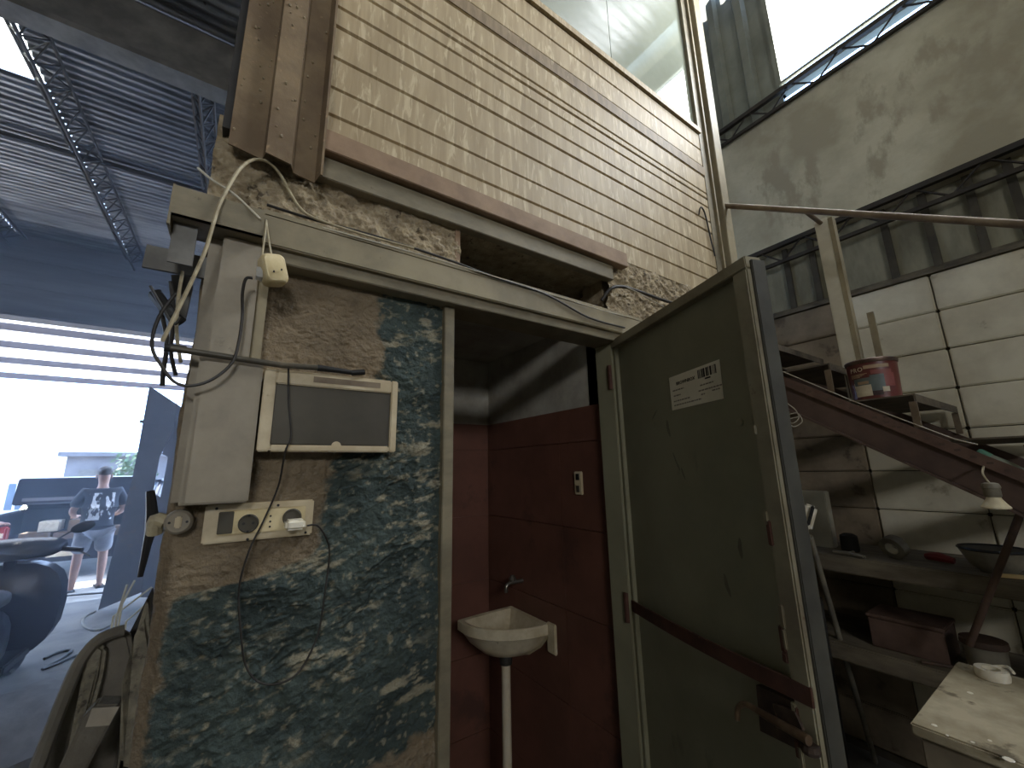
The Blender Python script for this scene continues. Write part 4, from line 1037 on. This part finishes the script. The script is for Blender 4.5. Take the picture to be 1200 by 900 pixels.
tag(MB().prism([PY(150, 745, .72), PY(178, 690, .74), PY(185, 705, .74), PY(170, 800, .70), PY(155, 800, .70), (PY(155, 800, .70).x, .70, 0), (PY(170, 800, .70).x, .70, 0)][:3]+[PY(170, 800, .70), (PY(170, 800, .70).x, .70, 0), (PY(155, 800, .70).x, .70, 0), PY(155, 800, .70)], (0, .02, 0)).obj('dark_board', m_darksteel), 'dark board standing behind the rough edged board', 'board')
# thin white rods and a black clamp
for k_, (p, q) in enumerate((((137, 722), (149, 685)), ((143, 708), (158, 680)), ((133, 722), (178, 688)), ((148, 728), (180, 700)))):
    tag(MB().tube([(PY(p[0], p[1], 1.0+.06*k_).x, 1.0+.06*k_, 0), PY(p[0], p[1], 1.0+.06*k_), PY(q[0], q[1], 1.0+.06*k_)], .0035, 6, 0).obj('thin_rod', m_whitepost),
        ('thin pale rod leaning by the sheet gate, %s' % ('upright and short', 'upright and behind the shortest', 'slanting and upper', 'slanting and lower')[k_]), 'rod', 'thin pale rods by the wall corner')
tag(MB().tube([PY(176, 575, .25), PY(178, 610, .25), PY(172, 640, .25), PY(164, 676, .25)], [.008, .012, .008, .005], 8, 4).obj('black_holster', m_black), 'black rubber grip hanging beside the rocker switch', 'grip')

# tall sheet leaf by the gate (two plates with a gap of daylight)
gl = empty('sheet_gate_leaf', (-1.1, 5.8, 0), 'tall sheet metal leaf standing at the gate', 'gate leaf')
GY = 5.8
o = MB().prism([PY(*p, GY) for p in ((175, 452), (208, 474), (203, 505), (187, 535), (179, 577), (172, 640), (166, 694), (115, 715), (155, 560), (163, 520))], (0, .04, 0)).obj('outer_plate', m_bluesheet); keep(o, gl)
o = MB().prism([PY(*p, GY+.05) for p in ((206, 472), (228, 490), (222, 700), (165, 700), (170, 640), (179, 577), (188, 583), (197, 536), (190, 532))], (0, .04, 0)).obj('inner_plate', m_bluesheet); keep(o, gl)
o = MB().box((PY(164, 494, GY).x, GY-.012, PY(164, 494, GY).z-.02), (PY(190, 494, GY).x, GY, PY(164, 494, GY).z+.02)).obj('cross_rib', m_bluesheet); keep(o, gl)

# hose loops on the floor
for k_, seq in enumerate((((112, 716), (100, 722), (97, 730), (103, 736), (116, 738), (128, 733)), ((52, 772), (70, 764), (84, 762), (72, 772), (50, 784), (66, 778), (90, 768)), ((60, 700), (90, 697), (130, 694)))):
    tag(MB().tube([PZ(x, y, .012) for x, y in seq], .012, 7, 5).obj('floor_hose', m_greypole if k_ == 0 else m_cableblack), ('pale hose loop at the foot of the sheet leaf', 'dark hose coil beside the scooter wheel', 'dark hose running straight across the gate sill')[k_], 'hose', 'hoses on the floor')
# grey sack in the near left corner
sk_ = MB(); rng = np.random.RandomState(4)
c = Vector((-.92, 2.75, 0))
pr = [(.05, 0), (.36, .01), (.40, .08), (.34, .20), (.22, .27), (.06, .29)]
sk_.lathe(pr, 20, c)
for i, v_ in enumerate(sk_.v):
    if i >= 20: sk_.v[i] = (v_[0]+rng.uniform(-.025, .025), v_[1]*1+rng.uniform(-.025, .025), max(0, v_[2]+rng.uniform(-.02, .02)) if v_[2] > .02 else v_[2])
tag(sk_.obj('grey_sack', m_sack, smooth=True), 'slumped grey sack on the floor behind the scooter', 'sack')

# ------------------------------------------------------------------ scooter (seen from behind its seat)
sc = empty('motor_scooter', (-1.4, 3.9, 0), 'dark motor scooter parked inside the gate', 'scooter')
def ell(b, c, r, n=16, m=10, rot=None):
    pr = [(max(.001, math.sin(math.pi*i/m)), -math.cos(math.pi*i/m)) for i in range(m+1)]
    vs = []; o0 = len(b.v)
    b.lathe(pr, n, (0, 0, 0))
    for i in range(o0, len(b.v)):
        v = Vector(b.v[i]); v = Vector((v.x*r[0], v.y*r[1], v.z*r[2]))
        if rot is not None: v = rot @ v
        b.v[i] = tuple(v+Vector(c))
    return b
SCX, SCY = -1.36, 3.85
def shell(sections, n=20):   # list of (y, cx, cz, rx, rz) rings swept along y
    b = MB()
    for (y, cx, cz, rx, rz) in sections:
        for k in range(n):
            a = 2*math.pi*k/n; ca, sa = math.cos(a), math.sin(a)
            b.v.append((cx+rx*math.copysign(abs(ca)**.7, ca), y, cz+rz*math.copysign(abs(sa)**.7, sa)))
    for i in range(len(sections)-1):
        for k in range(n): b.f.append((i*n+k, i*n+(k+1) % n, (i+1)*n+(k+1) % n, (i+1)*n+k))
    b.f += [tuple(range(n)), tuple((len(sections)-1)*n+k for k in range(n))]
    return b
keep(shell([(SCY-.02, SCX, .50, .24, .28), (SCY+.03, SCX, .52, .315, .34), (SCY+.12, SCX, .54, .33, .33), (SCY+.22, SCX, .56, .22, .26), (SCY+.28, SCX, .58, .10, .14)]).obj('leg_shield', m_scoot, smooth=True), sc)
keep(shell([(SCY-.08, SCX, .93, .16, .03), (SCY-.03, SCX, .95, .27, .06), (SCY+.06, SCX, .97, .29, .075), (SCY+.16, SCX, .95, .22, .07), (SCY+.24, SCX, .92, .10, .04)]).obj('handlebar_cowl', m_scoot, smooth=True), sc)
keep(MB().tube([(SCX, SCY+.06, .55), (SCX, SCY+.03, .92)], .035, 10, 0).obj('steering_column', m_scoot), sc)
for s_x in (-1, 1):
    gr = keep(MB().tube([(SCX+s_x*.24, SCY+.02, .95), (SCX+s_x*.40, SCY-.05, .93)], .018, 10, 0).obj('grip', m_black), sc)
    keep(MB().tube([(SCX+s_x*.25, SCY+.06, .93), (SCX+s_x*.36, SCY+.05, .91), (SCX+s_x*.44, SCY+.0, .87)], .007, 8, 3).obj('brake_lever', m_chrome), sc)
    mr = keep(MB().tube([(SCX+s_x*.20, SCY+.05, 1.0), (SCX+s_x*.28, SCY+.06, 1.06), (SCX+s_x*.33, SCY+.05, 1.09)], .006, 8, 3).obj('mirror_stalk', m_black), sc)
    keep(ell(MB(), (SCX+s_x*.36, SCY+.05, 1.10), (.075, .022, .042), rot=Matrix.Rotation(-s_x*.35, 3, 'Y')).obj('mirror', m_black, smooth=True), mr)
keep(shell([(SCY-.98, SCX, .70, .11, .05), (SCY-.90, SCX, .72, .17, .07), (SCY-.6, SCX, .72, .19, .075), (SCY-.36, SCX, .69, .155, .065), (SCY-.26, SCX, .66, .09, .04)]).obj('seat', m_scootseat, smooth=True), sc)
keep(shell([(SCY-1.05, SCX, .52, .10, .10), (SCY-.92, SCX, .48, .20, .18), (SCY-.6, SCX, .45, .22, .20), (SCY-.34, SCX, .42, .18, .21), (SCY-.25, SCX, .36, .13, .14)]).obj('rear_body', m_scoot, smooth=True), sc)
keep(MB().box((SCX-.20, SCY-.40, .20), (SCX+.20, SCY+.05, .26)).obj('footboard', m_black, bevel=.01), sc)
RYm = Matrix.Rotation(math.pi/2, 3, 'Y')
for yy in (SCY+.36, SCY-.78):
    wh = keep(MB().lathe([(.13, -.05), (.20, -.055), (.235, -.03), (.24, 0), (.235, .03), (.20, .055), (.13, .05), (.13, -.05)], 32, (SCX, yy, .24), RYm, cap=False).obj('wheel', m_tyre, smooth=True), sc)
    keep(MB().lathe([(.02, -.05), (.13, -.02), (.13, .02), (.02, .05)], 20, (SCX, yy, .24), RYm).obj('rim', m_chrome), wh)
keep(MB().lathe([(.255, -.07), (.27, -.05), (.275, 0), (.27, .05), (.255, .07)], 32, (SCX, SCY+.36, .26), RYm, cap=False).obj('front_mudguard', m_scoot, smooth=True), sc)
keep(MB().tube([(SCX-.05, SCY+.36, .24), (SCX-.05, SCY+.14, .55)], .02, 8, 0).obj('fork_leg', m_darksteel), sc)
keep(MB().tube([(SCX+.05, SCY+.36, .24), (SCX+.05, SCY+.14, .55)], .02, 8, 0).obj('fork_leg', m_darksteel), sc)

# ------------------------------------------------------------------ people
def skin(name, nodes, edges, mat, sub=2, root=0):
    me = bpy.data.meshes.new(name); me.from_pydata([n[0] for n in nodes], edges, [])
    o = bpy.data.objects.new(name, me); COL.objects.link(o)
    md = o.modifiers.new('skin', 'SKIN'); md.use_smooth_shade = True
    for i, n in enumerate(nodes):
        sv = me.skin_vertices[0].data[i]; r = n[1] if isinstance(n[1], tuple) else (n[1], n[1]); sv.radius = r
        sv.use_root = (i == root)
    o.modifiers.new('sub', 'SUBSURF').levels = sub
    o.modifiers['sub'].render_levels = sub
    bpy.context.view_layer.update()
    m2 = bpy.data.meshes.new_from_object(o.evaluated_get(bpy.context.evaluated_depsgraph_get()))
    bpy.data.objects.remove(o); m2.materials.clear(); m2.materials.append(mat)
    m2.polygons.foreach_set('use_smooth', [True]*len(m2.polygons))
    o = bpy.data.objects.new(name, m2); COL.objects.link(o); return o
def shirt_mat(printed):
    m = M('dark_tshirt' if printed else 'plain_dark_tshirt', (30, 34, 46), (38, 42, 54), 8, .85)
    if not printed: return m
    nt = m.node_tree; N = nt.nodes; L = nt.links; b = N['Principled BSDF']
    src = b.inputs['Base Color'].links[0].from_socket
    tc = N.new('ShaderNodeTexCoord'); mp = N.new('ShaderNodeMapping'); mp.inputs['Scale'].default_value = (16, .1, 6); mp.inputs['Rotation'].default_value = (0, .5, 0)
    L.new(tc.outputs['Object'], mp.inputs[0]); nz = N.new('ShaderNodeTexNoise'); nz.inputs['Scale'].default_value = 1.0; nz.inputs['Detail'].default_value = 3; L.new(mp.outputs[0], nz.inputs['Vector'])
    r = N.new('ShaderNodeMapRange'); r.inputs[1].default_value = .50; r.inputs[2].default_value = .54; L.new(nz.outputs[0], r.inputs[0])
    # print only on the back of the shirt: a box mask in object space
    sx = N.new('ShaderNodeSeparateXYZ'); L.new(tc.outputs['Object'], sx.inputs[0])
    def band(sock, lo, hi):
        a = N.new('ShaderNodeMath'); a.operation = 'GREATER_THAN'; a.inputs[1].default_value = lo; L.new(sock, a.inputs[0])
        c = N.new('ShaderNodeMath'); c.operation = 'LESS_THAN'; c.inputs[1].default_value = hi; L.new(sock, c.inputs[0])
        d = N.new('ShaderNodeMath'); d.operation = 'MULTIPLY'; L.new(a.outputs[0], d.inputs[0]); L.new(c.outputs[0], d.inputs[1]); return d.outputs[0]
    f = r.outputs[0]
    for s_, lo, hi in ((sx.outputs[0], -.13, .13), (sx.outputs[2], .93, 1.30), (sx.outputs[1], -2, -.02)):
        d = N.new('ShaderNodeMath'); d.operation = 'MULTIPLY'; L.new(f, d.inputs[0]); L.new(band(s_, lo, hi), d.inputs[1]); f = d.outputs[0]
    x = N.new('ShaderNodeMix'); x.data_type = 'RGBA'; L.new(f, x.inputs[0]); L.new(src, x.inputs[6]); x.inputs[7].default_value = lin((225, 228, 232)); L.new(x.outputs[2], b.inputs['Base Color'])
    return m
def person(loc, rz, label, printed, scale=1.0):
    e = empty('person', loc, label, 'person')
    # facing +y locally; back toward -y
    J = {'pel': ((0, 0, .88), (.15, .105)), 'waist': ((0, 0, 1.02), (.145, .10)), 'chest': ((0, -.01, 1.20), (.165, .11)), 'neckb': ((0, 0, 1.35), (.075, .07)), 'neck': ((0, .015, 1.42), .056),
         'head0': ((0, .035, 1.48), (.066, .078)), 'head': ((-.005, .04, 1.55), (.076, .094)), 'crown': ((-.005, .03, 1.61), (.060, .076))}
    for s_, n_ in ((-1, 'l'), (1, 'r')):
        J.update({n_+'hip': ((s_*.095, 0, .80), .092), n_+'knee': ((s_*.125, .02, .46), .056), n_+'calf': ((s_*.13, -.01, .32), .055), n_+'ank': ((s_*.135, -.015, .085), .036),
                  n_+'heel': ((s_*.135, -.03, .035), .034), n_+'toe': ((s_*.165, .16, .025), (.045, .024)),
                  n_+'sh': ((s_*.17, -.005, 1.31), .062), n_+'el': ((s_*.265, -.02, 1.06), .043), n_+'wr': ((s_*.22, .19, .98), .029),
                  n_+'palm': ((s_*.20, .26, .975), (.036, .020))})
        for f_, (dx, L_, r_) in enumerate(((-.030, .075, .009), (-.010, .088, .0095), (.010, .082, .009), (.030, .062, .008))):
            J[n_+'f%da' % f_] = ((s_*.20+dx*.9, .295, .975), r_); J[n_+'f%db' % f_] = ((s_*.20+dx*1.1, .295+L_*.5, .968), r_); J[n_+'f%dc' % f_] = ((s_*.20+dx*1.1, .295+L_*.85, .945), r_*.8)
        J[n_+'ta'] = ((s_*.165, .255, .985), .011); J[n_+'tb'] = ((s_*.145, .29, .98), .009)
    E_ = [('pel', 'waist'), ('waist', 'chest'), ('chest', 'neckb'), ('neckb', 'neck'), ('neck', 'head0'), ('head0', 'head'), ('head', 'crown')]
    for n_ in 'lr':
        E_ += [('pel', n_+'hip'), (n_+'hip', n_+'knee'), (n_+'knee', n_+'calf'), (n_+'calf', n_+'ank'), (n_+'ank', n_+'heel'), (n_+'heel', n_+'toe'), ('chest', n_+'sh'), (n_+'sh', n_+'el'), (n_+'el', n_+'wr'), (n_+'wr', n_+'palm')]
        for f_ in range(4): E_ += [(n_+'palm', n_+'f%da' % f_), (n_+'f%da' % f_, n_+'f%db' % f_), (n_+'f%db' % f_, n_+'f%dc' % f_)]
        E_ += [(n_+'palm', n_+'ta'), (n_+'ta', n_+'tb')]
    keys = list(J); ix = {k_: i for i, k_ in enumerate(keys)}
    body = skin('body', [J[k_] for k_ in keys], [(ix[a], ix[b]) for a, b in E_], m_skin, 2, ix['pel']); body.parent = e
    sh_n = [((0, 0, .84), (.185, .135)), ((0, 0, .95), (.180, .13)), ((0, -.005, 1.10), (.185, .132)), ((0, -.01, 1.24), (.190, .132)), ((0, 0, 1.345), (.10, .085)),
            ((-.175, -.005, 1.31), .085), ((-.262, -.018, 1.10), .072), ((.175, -.005, 1.31), .085), ((.262, -.018, 1.10), .072)]
    shirt = skin('t_shirt', sh_n, [(0, 1), (1, 2), (2, 3), (3, 4), (3, 5), (5, 6), (3, 7), (7, 8)], shirt_mat(printed), 2, 1); shirt.parent = e
    so_n = [((0, 0, .84), (.165, .125)), ((-.10, 0, .74), .115), ((-.122, .01, .47), .098), ((.10, 0, .74), .115), ((.122, .01, .47), .098)]
    so = skin('shorts', so_n, [(0, 1), (1, 2), (0, 3), (3, 4)], m_shorts, 2, 0); so.parent = e
    hair = ell(MB(), (-.005, .022, 1.605), (.084, .10, .075)).obj('hair', m_hair, smooth=True); hair.parent = e
    for s_ in (-1, 1):
        ear = ell(MB(), (-.005+s_*.080, .03, 1.535), (.012, .022, .032), 10, 6).obj('ear', m_skin, smooth=True); ear.parent = e
        ey = ell(MB(), (-.005+s_*.032, .122, 1.555), (.013, .010, .009), 8, 6).obj('eye', m_whiteplug, smooth=True); ey.parent = e
        shoe = MB().box((s_*.148-.05, -.07, 0), (s_*.148+.055, .21, .022)).obj('sandal', m_shoe, bevel=.008); shoe.parent = e
    ns = ell(MB(), (-.005, .138, 1.52), (.013, .020, .024), 8, 6).obj('nose', m_skin, smooth=True); ns.parent = e
    mo = ell(MB(), (-.005, .122, 1.478), (.026, .010, .006), 8, 6).obj('mouth', m_redplastic, smooth=True); mo.parent = e
    e.rotation_euler.z = rz; e.scale = (scale,)*3
    return e
person((-1.57, 7.32, -.02), .30, 'man in printed dark shirt and grey shorts by the open boot', True, 1.0)
person((-2.72, 7.0, -.02), -.5, 'person in plain dark shirt standing left of the car boot', False, .99)

# ------------------------------------------------------------------ car with open boot
cr = empty('parked_car', (-2.1, 8.7, -.02), 'dark car parked outside with its boot open', 'car')
CXc, CY0 = -2.06, 8.45
def cpart(b, name, mat, **k): return keep(b.obj(name, mat, **k), cr)
half = .86
# body shell behind the boot opening
cpart(MB().prism([(CXc-half, CY0+.05, .30), (CXc-half, CY0, .55), (CXc-half, CY0+.03, .98), (CXc-half, CY0+.9, 1.0), (CXc-half, CY0+1.6, 1.42), (CXc-half, CY0+2.6, 1.42), (CXc-half, CY0+3.2, 1.0), (CXc-half, CY0+4.1, .85), (CXc-half, CY0+4.2, .35)], (.07, 0, 0)), 'body_side', m_car, bevel=.02)
cpart(MB().prism([(CXc+half-.07, CY0+.05, .30), (CXc+half-.07, CY0, .55), (CXc+half-.07, CY0+.03, .98), (CXc+half-.07, CY0+.9, 1.0), (CXc+half-.07, CY0+1.6, 1.42), (CXc+half-.07, CY0+2.6, 1.42), (CXc+half-.07, CY0+3.2, 1.0), (CXc+half-.07, CY0+4.1, .85), (CXc+half-.07, CY0+4.2, .35)], (.07, 0, 0)), 'body_side', m_car, bevel=.02)
cpart(MB().box((CXc-half, CY0+1.5, 1.38), (CXc+half, CY0+2.7, 1.44)), 'roof', m_car, bevel=.03)
cpart(MB().prism([(CXc-half, CY0+2.6, 1.0), (CXc-half, CY0+4.15, .86), (CXc-half, CY0+4.2, .4), (CXc-half, CY0+2.6, .4)], (2*half, 0, 0)), 'bonnet', m_car, bevel=.03)
cpart(MB().prism([(CXc-half+.1, CY0+.95, 1.0), (CXc-half+.1, CY0+1.55, 1.38), (CXc-half+.1, CY0+1.57, 1.38), (CXc-half+.1, CY0+.97, 1.0)], (2*half-.2, 0, 0)), 'rear_window', m_outwin)
cpart(MB().box((CXc-half+.05, CY0+.1, .36), (CXc+half-.05, CY0+.95, .42)), 'boot_floor', m_black)
cpart(MB().box((CXc-half+.05, CY0+.9, .42), (CXc+half-.05, CY0+.95, 1.0)), 'boot_back', m_black)
cpart(MB().box((CXc-half, CY0-.08, .24), (CXc+half, CY0+.08, .56)), 'rear_bumper', m_car, bevel=.04)
cpart(MB().box((CXc-.20, CY0-.09, .32), (CXc+.20, CY0-.075, .42)), 'number_plate', m_whitepost)
for s_x in (-1, 1):
    cpart(MB().box((CXc+s_x*(half-.19), CY0-.03, .58), (CXc+s_x*(half+.005), CY0+.10, .80)), 'tail_light', m_redlens, bevel=.02)
    cpart(MB().box((CXc+s_x*(half-.17), CY0-.035, .64), (CXc+s_x*(half-.05), CY0-.02, .72)), 'reverse_lens', m_whiteplug, bevel=.006)
    for yy in (CY0+.85, CY0+3.4):
        cpart(MB().lathe([(.18, -.1), (.29, -.1), (.31, 0), (.29, .1), (.18, .1), (.18, -.1)], 28, (CXc+s_x*(half-.10), yy, .30), RYm, cap=False), 'wheel', m_tyre, smooth=True)
bl = cpart(MB().prism([(CXc-half+.10, CY0+.95, 1.02), (CXc-half+.10, CY0+.42, 1.52), (CXc-half+.10, CY0+.30, 1.50), (CXc-half+.10, CY0+.22, 1.10), (CXc-half+.10, CY0+.27, 1.09), (CXc-half+.10, CY0+.38, 1.42), (CXc-half+.10, CY0+.9, .98)], (2*half-.2, 0, 0)), 'boot_lid', m_car, bevel=.015)
keep(MB().box((CXc-half+.2, CY0+.23, 1.10), (CXc+half-.2, CY0+.245, 1.20)).obj('lid_trim', m_outdark), bl)
for x, z, w_, h_, mm in ((-.45, .425, .34, .24, m_card), (-.05, .425, .40, .22, m_card), (-.32, .67, .22, .16, m_whiteplug), (.05, .65, .30, .18, m_card), (.42, .425, .30, .26, m_card)):
    tag(MB().box((CXc+x-w_/2, CY0+.25, z), (CXc+x+w_/2, CY0+.55, z+h_)).obj('carton', mm, bevel=.006),
        {-.45: 'brown carton at the left end of the boot', -.05: 'wide brown carton in the middle of the boot', -.32: 'white carton stacked in the car boot', .05: 'brown carton stacked beside the white carton', .42: 'brown carton at the right end of the boot'}[x], 'carton', 'cartons in the car boot')

# ------------------------------------------------------------------ outside: canopy, shed, white building, shrub
cn = empty('canopy', (-3, 7.5, 3.5), 'translucent corrugated canopy outside the gate', 'canopy', kind='structure')
ca, cb_ = PY(0, 366, YB+.3), PY(0, 437, 9.2)
z_a, z_b, y_a, y_b = 3.62, 3.27, YB+.26, 9.2
b = MB(); n = 420
for i in range(n+1):
    x = -8+8.2*i/n; dz = .014*math.sin(2*math.pi*x/.11)
    b.v += [(x, y_a, z_a+dz), (x, y_b, z_b+dz)]
    if i: b.f.append((2*i-2, 2*i, 2*i+1, 2*i-1))
o = b.obj('canopy_sheet', m_canopy); o.data.polygons.foreach_set('use_smooth', [True]*len(o.data.polygons)); keep(o, cn)
for t in (.16, .42, .69, .99):
    y = y_a+(y_b-y_a)*t; z = z_a+(z_b-z_a)*t
    keep(MB().box((-8, y-.03, z-.11), (.2, y+.03, z-.018)).obj('purlin', m_purlin), cn)
shd = empty('grey_shed', (-3.4, 16, 0), 'grey flat shed standing across the yard', 'shed')
a, b_ = PY(80, 530, 16), PY(158, 570, 16)
keep(MB().box((a.x, 16, -.02), (b_.x+2.5, 19, a.z-.12)).obj('shed_wall', m_outdark), shd)
keep(MB().box((a.x-.15, 15.8, a.z-.12), (b_.x+2.7, 19.2, a.z)).obj('shed_roof', m_outdark), shd)
keep(MB().box((a.x+.3, 15.97, -.02), (a.x+1.5, 16.0, a.z-.5)).obj('shed_door', m_flange), shd)
wb = empty('white_building', (-8, 22, 0), 'sunlit white building with blue windows', 'building')
keep(MB().box((-16, 22, -.02), (-5.6, 26, 4.2)).obj('building_wall', m_outwhite), wb)
for px in (18, 42):
    a = PY(px-7, 567, 21.97); b_ = PY(px+8, 597, 21.97)
    wn_ = keep(MB().box((a.x, 21.95, b_.z), (b_.x, 22.0, a.z)).obj('window', m_outwin), wb)
    keep(MB().box(((a.x+b_.x)/2-.03, 21.93, b_.z), ((a.x+b_.x)/2+.03, 21.95, a.z)).obj('window_bar', m_outwhite), wn_)
c = PY(154, 556, 13)
shb = empty('small_tree', (c.x, 13, -.02), 'small leafy tree beyond the sheet leaf', 'tree')
keep(MB().tube([(c.x, 13, -.02), (c.x+.05, 13, .8), (c.x, 13, 1.4)], [.05, .04, .03], 8, 3).obj('trunk', m_rod), shb)
b = MB(); rng = np.random.RandomState(2)
for i in range(260):
    v = Vector(rng.normal(0, 1, 3)); v = v.normalized()*rng.uniform(.2, .55); p = Vector((c.x, 13, 1.6))+v
    n_ = Vector(rng.normal(0, 1, 3)).normalized(); t_ = n_.orthogonal().normalized()*.08; s2 = n_.cross(t_).normalized()*.04
    b.add([p-t_, p+s2, p+t_, p-s2], [(0, 1, 2, 3)])
o = keep(b.obj('foliage', M('leaf_green', (96, 120, 80), (76, 100, 64), 9, .7)), shb); o['kind'] = 'stuff'

# ================================================================== SCATTER VOLUME ADDED AS A BLUE LENS FLARE VEIL, FAR HALF OF THE HALL
mh = bpy.data.materials.new('flare_veil'); mh.use_nodes = True
nt = mh.node_tree; nt.nodes.clear()
vo = nt.nodes.new('ShaderNodeVolumeScatter'); vo.inputs['Color'].default_value = (.8, .88, 1, 1); vo.inputs['Density'].default_value = .048; vo.inputs['Anisotropy'].default_value = .35
ou = nt.nodes.new('ShaderNodeOutputMaterial'); nt.links.new(vo.outputs[0], ou.inputs['Volume'])
hz = MB().box((-7.9, .9, .02), (-.2, YB-.1, 4.3)).obj('flare_veil', mh)
tag(hz, 'bluish veil added in the hall before the gate, standing in for lens flare', 'haze', kind='stuff')
